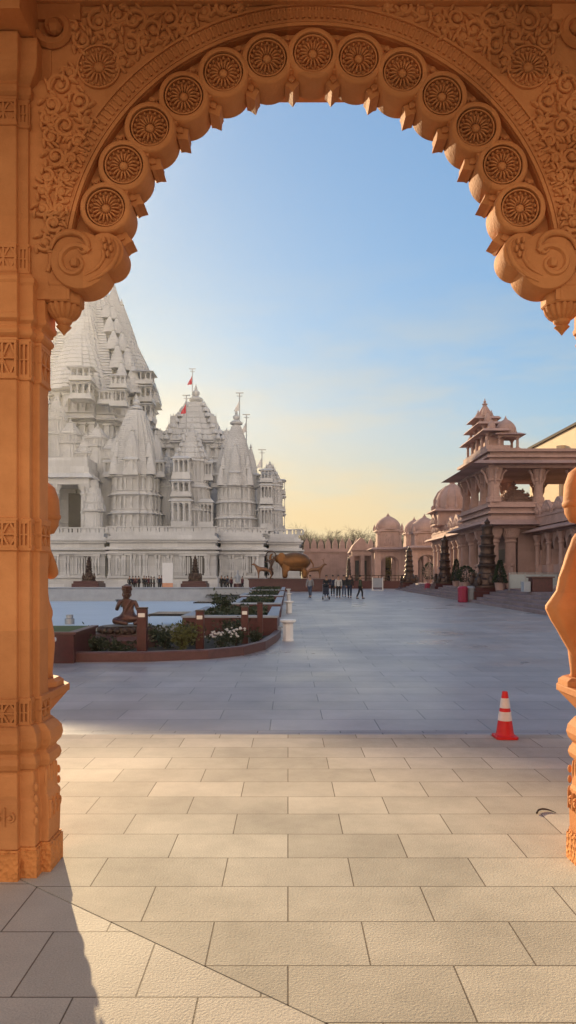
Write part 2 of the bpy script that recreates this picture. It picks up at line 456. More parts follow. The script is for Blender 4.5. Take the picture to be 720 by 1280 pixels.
# pointed cusps between the scallops, and little star flowers on the outside
st = R(146.8) / 12
for k in range(14):
    a = R(163.4) + st / 2 - st * k; c, d = math.cos(a), math.sin(a)
    m = MB(); s0 = 0
    m.prism_y([(-.046, -.12), (-.048, .0), (-.034, .016), (-.039, .032), (-.022, .044), (0, .074), (.022, .044), (.039, .032), (.034, .016), (.048, .0), (.046, -.12)], 3.935, 4.062)
    m.prism_y([(-.016, -.05), (-.018, .01), (0, .03), (.018, .01), (.016, -.05)], 3.922, 3.936)
    m.xf(lambda v: Vector((AC[0] + (1.072 - v.z) * c + v.x * d, v.y, AC[1] + (1.072 - v.z) * d - v.x * c)), s0)
    m.build('cusp', GATE, arch)
    if 0 < k < 13:
        m = MB(); m.annulus(*AC, 1.085, 1.21, 3.884, 3.944, a - .0148, a + .0148, 2); m.build('web', GATE, arch)
for k in range(12):
    m = MB(); a = R(163.4) - st / 2 - st * k; c, d = math.cos(a), math.sin(a)
    m.lathey(AC[0] + 1.275 * c, AC[1] + 1.275 * d, [(.001, 3.908), (.010, 3.910), (.014, 3.922), (.016, 3.95)], 10)
    lobes = []
    for q in range(24):
        b = 2 * PI * q / 24; rr_ = .030 * (.62 + .38 * abs(math.cos(2 * b)))
        lobes.append((AC[0] + 1.275 * c + rr_ * math.cos(a + b), AC[1] + 1.275 * d + rr_ * math.sin(a + b)))
    m.prism_y(lobes, 3.922, 3.948); m.build('star_flower', GATE, arch)
# foliage scrolls in the spandrels
SC = [(124, 28, 15, 1.3, 1), (148, 20, 11, 1.2, -1), (168, 27, 16, 1.4, 1), (192, 38, 12, 1.2, -1), (164, 58, 13, 1.3, -1), (213, 24, 12, 1.3, 1), (236, 26, 9, 1.1, -1), (256, 16, 9, 1.1, 1),
      (76, 108, 15, 1.4, -1), (66, 132, 12, 1.3, 1), (100, 128, 13, 1.3, 1), (82, 158, 14, 1.4, -1), (64, 172, 9, 1.1, 1), (70, 197, 12, 1.3, 1), (60, 222, 9, 1.2, -1), (54, 262, 9, 1.2, 1), (68, 280, 11, 1.3, -1), (58, 304, 11, 1.3, 1), (78, 240, 7, 1.1, 1), (104, 52, 12, 1.2, 1), (92, 35, 10, 1.1, -1), (98, 178, 9, 1.2, 1), (90, 200, 8, 1.1, -1), (60, 150, 8, 1.1, 1), (84, 222, 8, 1.1, 1), (76, 262, 7, 1.1, -1), (141, 46, 9, 1.2, -1), (180, 54, 9, 1.1, 1), (206, 46, 8, 1.1, -1), (229, 40, 7, 1.1, 1), (278, 12, 8, 1.1, 1), (300, 8, 6, 1.1, -1), (88, 92, 8, 1.1, 1), (154, 78, 8, 1.1, 1), (110, 152, 8, 1.1, -1), (54, 240, 7, 1.1, 1)]
for side in (0, 1):
    m = MB(); rnd = random.Random(3)
    for (x, y, r, t, h) in SC:
        X, Zc, rr = px(x, YF), pz(y, YF), r * YF / F
        if side: X = mirr(X); h = -h
        a = rnd.uniform(0, 6.28); a = a if not side else PI - a
        spiral(m, X, Zc, rr, t, a, h, YF - .006, .0155)
        for q in range(5):                      # curled leaves round each scroll
            b = (2 * PI * q / 5 + rnd.uniform(-.4, .4)); b = b if not side else PI - b
            s0 = len(m.v); m.ell((0, 0, 0), (.013, .022, .030), 6, 4)
            bb = b + h * .9; c, d = math.cos(bb), math.sin(bb)
            ex, ez = X + rr * 1.22 * math.cos(b), Zc + rr * 1.22 * math.sin(b)
            m.xf(lambda v: Vector((ex + v.z * c - v.x * d, YF - .002 + v.y, ez + v.z * d + v.x * c)), s0)
    for (x0, y0, x1, y1) in ((60, 340, 62, 215), (118, 44, 208, 14), (72, 180, 66, 100)):
        A = Vector((px(x0, YF), YF - .002, pz(y0, YF))); B = Vector((px(x1, YF), YF - .002, pz(y1, YF)))
        pts = [A.lerp(B, q / 12) + Vector((math.sin(q * 1.1) * .018, 0, 0)) for q in range(13)]
        if side: pts = [Vector((mirr(p.x), p.y, p.z)) for p in pts]
        m.tube(pts, .014, 6)
    m.build('scroll_carving', GATE, arch, smooth=True, flat_angle=60)
# big volute lobe at each springing
for side in (0, 1):
    fx = (lambda x: mirr(x)) if side else (lambda x: x)
    h = -1 if side else 1
    m = MB(); cx, cz = fx(px(99, 3.88)), pz(325, 3.88)
    m.lathey(cx, cz, [(.001, 3.872), (.142, 3.872), (.153, 3.878), (.158, 3.892), (.158, 4.058)], 52)
    m.lathey(fx(px(131, 3.88)), pz(314, 3.88), [(.001, 3.876), (.090, 3.876), (.100, 3.881), (.104, 3.892), (.104, 4.054)], 40)
    spiral(m, fx(px(93, 3.87)), pz(328, 3.87), .100, 1.15, R(35) if not side else R(145), h, 3.872, .020, n=40, inner=.25)
    m.tube_s([(fx(px(x, 3.87)), 3.868, pz(y, 3.87)) for x, y in ((64, 312), (70, 298), (86, 291), (103, 295), (110, 307), (104, 316), (97, 311))], [.003, .013, .019, .019, .015, .010, .003], 9)
    m.tube_s([(fx(px(x, 3.87)), 3.870, pz(y, 3.87)) for x, y in ((110, 352), (128, 342), (142, 328), (148, 310), (142, 298))], [.003, .011, .014, .012, .003], 9)
    m.tube_s([(fx(px(x, 3.87)), 3.870, pz(y, 3.87)) for x, y in ((106, 344), (122, 334), (130, 320), (126, 310))], [.003, .010, .011, .003], 9)
    for (x, y) in ((130, 300), (137, 302), (132, 309), (139, 311), (135, 318)):
        m.ell((fx(px(x, 3.87)), 3.866, pz(y, 3.87)), (.012, .014, .020), 6, 4)
    m.build('volute', GATE, arch, smooth=True, flat_angle=40)
    m = MB(); cx = fx(-1.245); cy = 4.0
    m.plan(cx, cy, OCT, [(3.092, .104), (3.10, .111), (3.17, .111), (3.18, .118), (3.195, .118)], 0)
    fl = []
    for k in range(48):
        a = 2 * PI * k / 48; q = 1 if k % 3 else .86
        fl.append((q * math.cos(a), q * math.sin(a)))
    m.plan(cx, cy, fl, [(3.02, .050), (3.035, .072), (3.06, .090), (3.082, .097), (3.0915, .095)])
    m.lathe(cx, cy, [(.001, 2.935), (.016, 2.955), (.030, 2.97), (.042, 2.982), (.028, 2.989), (.042, 3.004), (.048, 3.0195)], 14)
    m.build('pendant_bracket', GATE, arch)
m = MB(); m.box(-1.75, mirr(-1.75), 4.066, 4.25, 4.395, 4.9); m.build('rear_lintel', GATE, arch)
m = MB(); m.box(xl, xr, 3.862, 3.898, 4.685, 4.76); m.box(xl, xr, 3.82, 3.898, 4.765, 4.9); m.build('top_cornice', GATE, arch)

# ================================================================== GATE PILLARS
def lattice(mb, A, B, z0, z1, n, dep=.009, diamond=True):
    A = Vector((*A, 0)); B = Vector((*B, 0)); u = (B - A); w = u.length; u = u / w
    nrm = Vector((u.y, -u.x, 0))
    cnt = [0]
    def bar(s0, t0, s1, t1, th):
        cnt[0] += 1; dp = dep - .00035 * cnt[0]
        p, q = Vector((s0, t0)), Vector((s1, t1)); d = (q - p).normalized(); e = Vector((-d.y, d.x)) * th / 2
        cs = [p - e, q - e, q + e, p + e]
        vv = []
        for k in (-.006 - .0002 * cnt[0], dp):
            for c in cs: vv.append(tuple(A + u * c.x + nrm * k + Vector((0, 0, c.y))))
        mb.add(vv, [(0, 1, 2, 3), (7, 6, 5, 4), (0, 4, 5, 1), (1, 5, 6, 2), (2, 6, 7, 3), (3, 7, 4, 0)])
    bar(0, z0 + .01, w, z0 + .01, .02); bar(0, z1 - .01, w, z1 - .01, .02); bar(0, (z0 + z1) / 2, w, (z0 + z1) / 2, .008)
    for k in range(n + 1):
        s = w * k / n; s = min(max(s, .006), w - .006); bar(s, z0, s, z1, .011)
    if diamond:
        for k in range(n):
            s0, s1 = w * k / n, w * (k + 1) / n; mz = (z0 + z1) / 2; mc = (s0 + s1) / 2
            bar(s0, mz, mc, z1 - .01, .010); bar(mc, z1 - .01, s1, mz, .010); bar(s0, mz, mc, z0 + .01, .010); bar(mc, z0 + .01, s1, mz, .010)
def pillar(cx, side, label):
    cy = 4.0
    t = thing('gate_pillar', label, 'pillar', (cx, cy, 0), 0, 'pillars of the gate arch')
    m = MB(); m.plan(cx, cy, PIL, [(0, .237), (.145, .237), (.148, .229), (.16, .229)]); m.build('foot_block', GATEC, t)
    base = MB(); base.plan(cx, cy, PIL, [(.16, .222), (.30, .226), (.40, .222), (.42, .212), (.54, .206), (.555, .200), (.565, .205), (.575, .222), (.605, .232), (.635, .224), (.648, .208), (.655, .204), (.665, .212),
        (.685, .230), (.72, .240), (.76, .232), (.785, .212), (.80, .196)])
    bo = base.build('base', GATE, t, bevel=.006)
    r = MB()
    for k in (-1, 0, 1):
        for fx, fy in ((0, -1), (1, 0), (-1, 0), (0, 1)):
            s0 = len(r.v)
            spiral(r, k * .062, .33, .027, 1.1, R(70), 1 if k < 1 else -1, -.227, .0095, n=14)
            r.box(k * .062 - .030, k * .062 - .024, -.236, -.215, .285, .385)
            a = math.atan2(fy, fx) + PI / 2
            c, d = math.cos(a), math.sin(a)
            r.xf(lambda v: Vector((cx + c * v.x - d * v.y, cy + d * v.x + c * v.y, v.z)), s0)
    for sx in (-1, 1):
        for sy in (-1, 1):
            for z in (.30, .36, .42, .48):
                r.ell((cx + sx * .186, cy + sy * .186, z), (.012, .012, .024), 7, 5)
    # hanging leaf relief on the side faces
    for sx in (-1, 1):
        for k in range(5):
            yy = cy - .085 + .042 * k
            r.ell((cx + sx * .205, yy, .50 + .03 * (k % 2)), (.010, .014, .06), 7, 5)
    r.build('relief', GATE, bo, smooth=True, flat_angle=60)
    m = MB(); m.plan(cx, cy, PIL, [(.935, .165), (1.745, .165)]); m.plan(cx, cy, PIL, [(1.90, .165), (2.66, .165)])
    m.plan(cx, cy, PIL, [(3.20, .150), (4.15, .150)]); m.build('shaft', GATE, t, bevel=.007)
    for z0, z1, hw in ((.80, .935, .168), (1.745, 1.90, .168), (2.66, 2.86, .168), (3.235, 3.375, .152), (4.02, 4.15, .152)):
        m = MB(); m.plan(cx, cy, PIL, [(z0 + .001, hw - .008), (z1 - .001, hw - .008)])
        m.plan(cx, cy, PIL, [(z0 - .012, hw + .002), (z0 - .008, hw + .010), (z0 + .004, hw + .010), (z0 + .008, hw)])
        m.plan(cx, cy, PIL, [(z1 - .008, hw), (z1 - .004, hw + .010), (z1 + .008, hw + .010), (z1 + .012, hw + .002)])
        P = [(cx + p[0] * hw, cy + p[1] * hw) for p in PIL]
        n = len(P)
        for i in range(n):
            A, B = P[i], P[(i + 1) % n]
            w = math.hypot(A[0] - B[0], A[1] - B[1])
            if w > .1: lattice(m, A, B, z0, z1, 2, diamond=True)
            elif w > .04: lattice(m, A, B, z0, z1, 2, diamond=False)
        m.build('lattice_band', GATE, t)
    m = MB(); m.plan(cx, cy, PIL, [(2.872, .166), (2.89, .190), (2.905, .196), (2.92, .188), (2.935, .176), (2.95, .182), (2.965, .205), (2.985, .208), (3.0, .20), (3.015, .20), (3.15, .20), (3.165, .210), (3.185, .210), (3.20, .196), (3.222, .172)])
    m.build('capital', GATE, t, bevel=.004)
    m = MB(); m.plan(cx, cy, PIL, [(4.16, .152), (4.18, .176), (4.21, .180), (4.235, .168), (4.26, .20), (4.30, .235), (4.33, .24), (4.45, .24)]); m.build('top_capital', GATE, t, bevel=.005)
    m = MB()
    m.box(cx - .17, cx + .17, 3.62, 4.02, 4.455, 4.9)
    for s in (-1, 1):
        spiral(m, cx + s * .26, 4.56, .10, 1.2, R(200) if s > 0 else R(-20), s, 3.885, .03, n=26, inner=.2)
        m.box(min(cx + s * .16, cx + s * .40), max(cx + s * .16, cx + s * .40), 3.88, 4.02, 4.60, 4.9)
    m.build('beam_bracket', GATE, t)
    # ledge that carries the statue on the outer side
    m = MB(); bx = cx + (-.06 if side < 0 else .07) ; by = 4.42
    m.prism_z([(bx - .21, 4.14), (bx + .21, 4.14), (bx + .21, by + .10), (bx + .12, by + .24), (bx - .12, by + .24), (bx - .21, by + .10)], .885, .93)
    m.loft([[(bx - .13, 4.14, .76), (bx + .13, 4.14, .76), (bx + .13, 4.3, .76), (bx - .13, 4.3, .76)], [(bx - .2, 4.14, .882), (bx + .2, 4.14, .882), (bx + .2, by + .1, .882), (bx - .2, by + .1, .882)]])
    m.build('statue_ledge', GATE, t, bevel=.006)
    return t
PLX = -1.52
pillar(PLX, -1, 'orange sandstone pillar at the left, with lattice bands and carved base, half in shade')
pillar(mirr(PLX) + .028, 1, 'orange sandstone pillar at the right edge, only its sunlit base and ledge in view')

def face_parts(cx, cy, z, k, m_, t):
    m = MB(); m.ell((cx, cy + .10 * k, z), (.016 * abs(k), .03 * abs(k), .03 * abs(k)), 6, 4); m.build('nose', m_, t, smooth=True)
    m = MB(); m.ell((cx, cy + .10 * k, z - .045 * abs(k)), (.03 * abs(k), .014 * abs(k), .009 * abs(k)), 6, 4); m.build('mouth', m_, t, smooth=True)
    for s in (-1, 1):
        m = MB(); m.ell((cx + s * .04 * k, cy + .098 * k, z + .03 * abs(k)), (.018 * abs(k), .012 * abs(k), .010 * abs(k)), 6, 4); m.build('eye', m_, t, smooth=True)
        m = MB(); m.ell((cx + s * .11 * k, cy, z), (.02 * abs(k), .03 * abs(k), .05 * abs(k)), 6, 4); m.build('ear', m_, t, smooth=True)
def guardian(cx, cy, z0, flip, label, slim=1):
    t = thing('guardian_statue', label, 'statue', (cx, cy, z0), 0, 'statues on the outer side of the gate pillars')
    f = flip
    V = [(0, 0, .52, (.12, .10)), (0, 0, .70, (.10, .085)), (0, 0, .86, (.13, .09)), (0, 0, .95, .065), (0, .01, 1.05, (.09, .10)), (0, 0, 1.14, (.12, .115)), (0, 0, 1.22, .09),
         (-.085 * f, .04, .86, .05), (-.085 * f, .15, .72, .05), (-.04 * f, .20, .76, .042), (-.03 * f, .22, .80, .03),
         (.085 * f, .04, .86, .05), (.10 * f, .15, .70, .05), (.08 * f, .20, .68, .042), (.04 * f, .23, .72, .03),
         (-.075, 0, .38, .09), (-.08, .01, .20, .07), (-.08, 0, .05, .055), (-.085, .09, .03, .04),
         (.075, 0, .38, .09), (.08, -.01, .20, .07), (.08, 0, .05, .055), (.085, .09, .03, .04)]
    E = [(0, 1), (1, 2), (2, 3), (3, 4), (4, 5), (5, 6), (2, 7), (7, 8), (8, 9), (9, 10), (2, 11), (11, 12), (12, 13), (13, 14), (0, 15), (15, 16), (16, 17), (17, 18), (0, 19), (19, 20), (20, 21), (21, 22)]
    skin_part('body', V, E, GATE, t, 2)
    face_parts(cx, cy, z0 + 1.05, 1.0, GATE, t)
    m = MB(); m.lathe(cx, cy - .03, [(.09, z0 + .985), (.15, z0 + 1.0), (.178, z0 + 1.05), (.187, z0 + 1.13), (.182, z0 + 1.22), (.155, z0 + 1.30), (.10, z0 + 1.345), (.03, z0 + 1.36)], 28, sx=1, sy=.8)
    m.lathe(cx, cy - .03, [(.183, z0 + 1.085), (.193, z0 + 1.10), (.193, z0 + 1.115), (.185, z0 + 1.13)], 28, sx=1, sy=.8)
    m.build('headdress', GATE, t, smooth=True, flat_angle=60)
    pr = [(.93, .11), (.97, .085), (.90, .13), (.82, .158), (.72, .190), (.66, .213), (.58, .228), (.53, .262), (.488, .292), (.465, .293), (.40, .262), (.34, .225), (.27, .185), (.20, .145), (.12, .105)]
    pr = sorted(pr, reverse=True)[1:]
    rings = []
    for z, w in pr:
        ring = []
        for k in range(56):
            a = 2 * PI * k / 56; pl = 1 + .022 * math.sin(k * PI / 2) * (1 if z < .8 else .4)
            bk = .55 if w > .2 else .72
            x = w * math.cos(a) * (slim if w > .12 else 1); x = x if x * f < 0 else x * .80
            ring.append((cx + x * pl, cy - .02 + max(.105, w * bk) * math.sin(a) * pl * .9, z0 + z))
        rings.append(ring)
    m = MB(); m.loft(rings); m.build('cloak', GATE, t, smooth=True, flat_angle=75)
    m = MB()
    for (x0, x1) in ((-.05, -.10), (.05, .04)):
        m.tube([(cx + f * x0 * 1.3, cy - .135, z0 + .80), (cx + f * (x0 + x1) * .8, cy - .155, z0 + .60), (cx + f * x1 * 1.3, cy - .165, z0 + .44), (cx + f * x1, cy - .12, z0 + .22)], [.006, .010, .012, .006], 6)
    m.build('cloak_fold', GATE, t, smooth=True)
    m = MB(); m.plan(cx, cy, OCT, [(z0, .2), (z0 + .03, .2), (z0 + .05, .17)]); m.build('plinth', GATE, t)
    return t
gl = guardian(PLX - .05, 4.42, .931, -1, 'sandstone figure mostly hidden behind the left pillar', .46); gl.scale = (.93, .93, .93)
guardian(mirr(PLX) + .075, 4.42, .931, 1, 'sunlit sandstone figure with rounded headdress at the right edge above the ledge')

# unseen ceiling and side walls added to keep sky light off the gate
hall = thing('added_gate_cover', 'plain orange stone ceiling and walls added out of view to shape the light on the gate', 'gatehouse', (0, 0, 0))
m = MB(); m.box(-6, 6.3, 1.0, 4.06, 4.902, 5.3); m.build('ceiling', GATE, hall)
m = MB()
m.box(-6, PLX - .20, 4.03, 4.24, 0, 4.9); m.box(mirr(PLX) + .20, 6.3, 4.03, 4.24, 0, 4.9)
m.build('wall', GATE, hall)

# ================================================================== CONE AND TWIG
cx, cy = px(630, 7.15), 7.12
t = thing('traffic_cone', 'orange traffic cone with two white bands at the floor edge', 'traffic cone', (cx, cy, 0))
m = MB(); m.prism_z([(cx + .108 * a, cy + .108 * b) for a, b in ((-1, -.8), (-.8, -1), (.8, -1), (1, -.8), (1, .8), (.8, 1), (-.8, 1), (-1, .8))], .0, .028)
m.build('base', CONE_R, t, bevel=.005)
def cr(z): return .088 - (.088 - .026) * (z - .028) / .432
m = MB(); m.lathe(cx, cy, [(.098, .029), (.088, .04)] + [(cr(z), z) for z in (.06, .2, .35, .452)] + [(.024, .460), (.012, .461)], 28); m.build('body', CONE_R, t, smooth=True)
for z0, z1 in ((.175, .262), (.298, .395)):
    m = MB(); m.lathe(cx, cy, [(cr(z0) + .0005, z0), (cr(z0) + .003, z0 + .001), (cr(z1) + .003, z1 - .001), (cr(z1) + .0005, z1)], 28); m.build('reflective_band', CONE_W, t, smooth=True)
d = 4.88
m = MB(); m.tube_s([(px(668, d), d - .05, .011), (px(673, d), d, .013), (px(680, d), d + .025, .013), (px(687, d), d + .015, .010), (px(693, d), d - .03, .005)], [.007, .006, .006, .005, .002], 7)
tag(m.build('twig', TWIG, None, smooth=True), 'small dark curved twig lying on the floor near the right pillar', 'twig')
# ================================================================== GARDEN, POOL
B = PLZ
bed = [(px(92, 14.2), 14.2), (px(180, 14.25), 14.25), (px(260, 14.7), 14.7), (px(305, 15.4), 15.4), (px(332, 16.6), 16.6), (px(345, 18.4), 18.4), (px(351, 20.0), 20.0)]
def offset_in(poly, d):
    out = []
    for i, p in enumerate(poly):
        a = Vector(poly[max(i - 1, 0)]); b = Vector(poly[min(i + 1, len(poly) - 1)])
        u = (b - a).normalized(); out.append((p[0] - u.y * d, p[1] + u.x * d))
    return out
inn = offset_in(bed, .16)
m = MB()
rings = []
for p, q in zip(bed, inn): rings.append([(p[0], p[1], B), (p[0], p[1], B + .17), (p[0] + .006, p[1] + .02, B + .195), (q[0], q[1], B + .195), (q[0], q[1], B)])
m.loft(rings)
tag(m.build('garden_kerb', REDC, None), 'low curved red granite kerb round the planted bed', 'kerb')
m = MB(); m.prism_z([(p[0], p[1]) for p in inn] + [(inn[-1][0], 21.5), (-6.8, 21.5), (-6.8, inn[0][1] + 1.5), (inn[0][0], inn[0][1] + 1.5)], B, B + .05)
struct('planting_soil', m, SOIL, kind='stuff')
# tall lawn planter at the left
t = thing('lawn_planter', 'tall red granite planter topped with lawn, just right of the left pillar', 'planter', (-5.6, 15, B))
m = MB(); m.prism_z([(-7.5, 14.0), (px(92, 14.0), 14.0), (px(119, 15.9), 15.95), (-7.5, 15.95)], B, .46); m.build('wall', REDG, t)
m = MB(); m.prism_z([(-7.55, 13.96), (px(92, 13.96) + .04, 13.96), (px(119, 15.9) + .05, 15.99), (px(119, 15.9) - .10, 15.99), (px(92, 14.1) - .10, 14.12), (-7.55, 14.12)], .462, .51); m.build('coping', REDC, t)
m = MB(); m.prism_z([(-7.5, 14.13), (px(92, 14.1) - .11, 14.13), (px(119, 15.9) - .12, 15.94), (-7.5, 15.94)], .461, .50); m.build('lawn', GRASS, t)
# pool
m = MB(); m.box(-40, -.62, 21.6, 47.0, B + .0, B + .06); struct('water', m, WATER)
m = MB(); m.box(-40, px(312, 47), 47.0, 47.5, B, .80); m.box(-40, px(312, 47), 46.9, 47.6, .802, .86)
tag(m.build('pool_wall', GREYS, None, bevel=.02), 'long pale grey wall along the far side of the pool', 'wall')
m = MB(); m.box(-30, px(352, 22), 21.45, 21.6, B, B + .18); tag(m.build('pool_edge', GREYS, None), 'thin pale stone edge along the near side of the pool', 'pool edge')
# receding planter basins on the right of the pool
LB = ['nearest, longest dark red granite planter basin beside the pool, behind the flowers', 'second dark red granite planter basin from the curved kerb', 'third dark red granite planter basin, between the stools and the pool', 'farthest dark red granite planter basin, in front of the elephant']
for k, (y, x0) in enumerate(((20.0, 228), (29.5, 288), (41.5, 300), (58.0, 308))):
    X0, X1 = px(x0, y), -.30
    dp = (6.0, 8.0, 11.0, 14.0)[k]
    t = thing('planter_basin', LB[k], 'planter', ((X0 + X1) / 2, y, B), 0, 'granite planter basins by the pool')
    m = MB(); m.box(X0, X1, y, y + .22, B, .44); m.box(X1 - .22, X1, y + .222, y + dp, B, .44); m.box(X0, X0 + .22, y + .222, y + dp, B, .44); m.build('wall', REDG, t)
    m = MB(); m.box(X0 - .03, X1 + .03, y - .03, y + .28, .442, .50); m.box(X1 - .28, X1 + .03, y + .282, y + dp, .442, .50); m.box(X0 - .03, X0 + .28, y + .282, y + dp, .442, .50); m.build('coping', GREYS, t)
    m = MB(); m.box(X0 + .29, X1 - .29, y + .285, y + dp, B, .30); m.build('soil', SOIL, t)
    rr = random.Random(k); m = MB()
    for i in range(int(500 + 100 * k)):
        x, yy = rr.uniform(X0 + .4, X1 - .4), y + .4 + rr.random() * (dp - .5); h = rr.uniform(.02, .26)
        a = rr.uniform(0, 6.28); s = .07; c, d = math.cos(a) * s, math.sin(a) * s
        m.add([(x - c, yy - d, .30 + h), (x + c, yy + d, .30 + h + rr.uniform(-.04, .04)), (x + d * .7, yy - c * .7, .30 + h + .09)], [(0, 1, 2)])
    m.build('foliage', LEAF, t)
    # black spill trays over the pool
    m = MB(); tx = X0 - 1.5 - .5 * k
    m.box(tx, X0 - .06, y + 2.6 + k, y + 4.6 + k, .34, .385); m.box(tx + .05, X0 - .1, y + 2.65 + k, y + 2.75 + k, .386, .41)
    m.box(X0 - .40, X0 - .12, y + 3.0 + k, y + 4.2 + k, B, .338)
    tag(m.build('spill_tray', BLACKG, None), ['black granite spill tray over the water, nearest the flower bed', 'second black granite spill tray over the pool', 'third black granite spill tray over the pool', 'farthest small black granite spill tray over the pool'][k], 'water tray', 'black spill trays along the pool')
# stools
def stool(x, y, label):
    t = thing('stone_stool', label, 'stool', (x, y, B), 0, 'white stone stools along the planters')
    m = MB(); m.lathe(x, y, [(.20, B + .485), (.215, B + .50), (.215, B + .545), (.20, B + .56)], 20); m.build('seat', WHITE, t, smooth=True)
    m = MB(); m.plan(x, y, OCT, [(B, .16), (B + .03, .16), (B + .04, .145), (B + .45, .145), (B + .484, .175)]); m.build('pedestal', WHITE, t)
for (x, y), l in zip(((0.0, 18.9), (.05, 33), (.05, 48), (.05, 64), (.05, 82)), ('nearest white stone stool beside the curved kerb', 'second white stone stool along the planters', 'third white stone stool along the planters', 'fourth white stone stool along the planters', 'farthest white stone stool, towards the elephant')): stool(x, y, l)
stool(px(62, 13.6), 13.3, 'white stone stool at the lawn planter, half hidden by the left pillar')
# bollard lights
for (x, y, w, h, lamp), l in zip(((178, 15.3, .10, .90, 1), (250, 16.2, .09, .80, 1), (306, 17.6, .085, .83, 1), (325, 18.3, .07, .90, 0)), ('lit dark red bollard light in front of the seated statue', 'lit dark red bollard light beside the yellow-green shrub', 'small lit bollard light behind the white flowers', 'unlit dark bollard post nearest the stool')):
    X = px(x, y)
    t = thing('bollard_light', l, 'bollard light', (X, y, B + .05), 0, 'bollard lights in the planted bed')
    m = MB(); m.box(X - w, X + w, y - w, y + w, B + .05, h); m.build('post', REDG, t, bevel=.008)
    m = MB(); m.box(X - w - .005, X + w + .005, y - w - .005, y + w + .005, h + .003, h + .035); m.build('cap', BLACKG, t)
    if lamp:
        m = MB(); m.box(X - w * .72, X + w * .72, y - w - .012, y - w + .01, h - .17, h - .085); m.build('lens', LAMP, t, bevel=.01)
# seated statue on its lotus pedestal
sx, sy = px(160, 17.3), 17.3
t = thing('seated_statue', 'seated bronze figure with tall flat headdress and one hand raised to the chin', 'statue', (sx, sy, .42))
V = [(0, 0, .17, (.17, .14)), (0, .0, .36, (.12, .10)), (-.01, -.01, .55, (.165, .10)), (-.015, -.03, .645, .055), (-.02, -.05, .73, (.075, .085)), (-.02, -.05, .81, .07),
     (-.19, -.02, .58, .06), (-.25, -.10, .37, .048), (-.17, -.20, .50, .038), (-.10, -.19, .585, .034), (-.075, -.17, .63, .022),
     (.17, -.01, .57, .06), (.25, -.04, .36, .048), (.40, -.10, .27, .04), (.47, -.13, .25, .03),
     (-.16, -.12, .14, .105), (-.26, -.34, .12, .08), (-.02, -.42, .08, .06), (.10, -.43, .06, .045),
     (.20, -.12, .14, .105), (.42, -.26, .20, .085), (.34, -.40, .10, .06), (.22, -.46, .05, .045)]
E = [(0, 1), (1, 2), (2, 3), (3, 4), (4, 5), (2, 6), (6, 7), (7, 8), (8, 9), (9, 10), (2, 11), (11, 12), (12, 13), (13, 14), (0, 15), (15, 16), (16, 17), (17, 18), (0, 19), (19, 20), (20, 21), (21, 22)]
skin_part('body', V, E, BRONZE2, t, 2)
m = MB(); m.plan(sx - .02, sy - .03, OCT, [(1.175, .085), (1.20, .105), (1.23, .110), (1.235, .098), (1.31, .112), (1.345, .125), (1.36, .12), (1.385, .07), (1.41, .02)])
for q_ in range(8): m.ell((sx - .02 + .11 * math.cos(q_ * PI / 4), sy - .03 + .11 * math.sin(q_ * PI / 4), 1.285), (.02, .02, .04), 6, 4)
m.build('headdress', BRONZE2, t, smooth=True, flat_angle=40)
face_parts(sx - .02, sy - .05, 1.15, -.9, BRONZE2, t)
m = MB(); m.tube([(sx + .10, sy - .10, 1.0), (sx + .02, sy - .13, .88), (sx - .06, sy - .13, .70), (sx - .02, sy - .16, .62)], [.03, .035, .035, .02], 8); m.tube([(sx + .10, sy + .02, .95), (sx + .13, sy - .10, .74), (sx + .08, sy - .17, .60)], [.02, .03, .02], 8); m.build('sash', BRONZE2, t, smooth=True)
m = MB()
for f_ in range(5):
    m = MB(); m.tube([(sx + .46 + .01 * f_, sy - .10 - .018 * f_, .66), (sx + .53, sy - .11 - .018 * f_, .655), (sx + .555, sy - .11 - .018 * f_, .63)], [.011, .010, .008], 5)
    m.build('finger', BRONZE2, t, smooth=True)
    m = MB(); m.tube([(sx - .085 + .004 * f_, sy - .165 - .010 * f_, 1.03 + .004 * f_), (sx - .06, sy - .185 - .008 * f_, 1.075), (sx - .045, sy - .17 - .008 * f_, 1.10)], [.011, .010, .008], 5); m.build('finger', BRONZE2, t, smooth=True)
t = thing('lotus_pedestal', 'round dark lotus pedestal under the seated statue', 'pedestal', (sx, sy, B))
m = MB(); m.lathe(sx, sy - .1, [(.85, B + .05), (.85, .12), (.80, .13), (.74, .2), (.74, .24)], 32); m.build('drum', REDC, t, smooth=True)
m = MB(); m.lathe(sx, sy - .1, [(.62, .241), (.60, .28), (.58, .40), (.60, .418)], 32)
for k in range(22):
    a = 2 * PI * k / 22; m.ell((sx + .63 * math.cos(a), sy - .1 + .63 * math.sin(a), .33), (.08, .08, .08), 7, 5)
m.build('lotus_petals', BRONZE, t, smooth=True)
# dark bowl and nozzle in the pool
x, y = px(152, 38), 38
t = thing('fountain_bowl', 'small dark bowl on a stem standing in the pool', 'fountain', (x, y, B))
m = MB(); m.lathe(x, y, [(.05, B + .05), (.05, .05), (.10, .10), (.26, .22), (.34, .34), (.36, .36), (.30, .34)], 20); m.build('bowl', BLACKG, t, smooth=True)
x, y = px(87, 24.5), 24.5
t = thing('fountain_nozzle', 'short grey cylindrical fountain nozzle in the pool by the left pillar', 'fountain', (x, y, B))
m = MB(); m.lathe(x, y, [(.16, B + .05), (.16, .15), (.12, .17), (.12, .28), (.06, .29)], 16); m.build('nozzle', METAL, t, smooth=True)
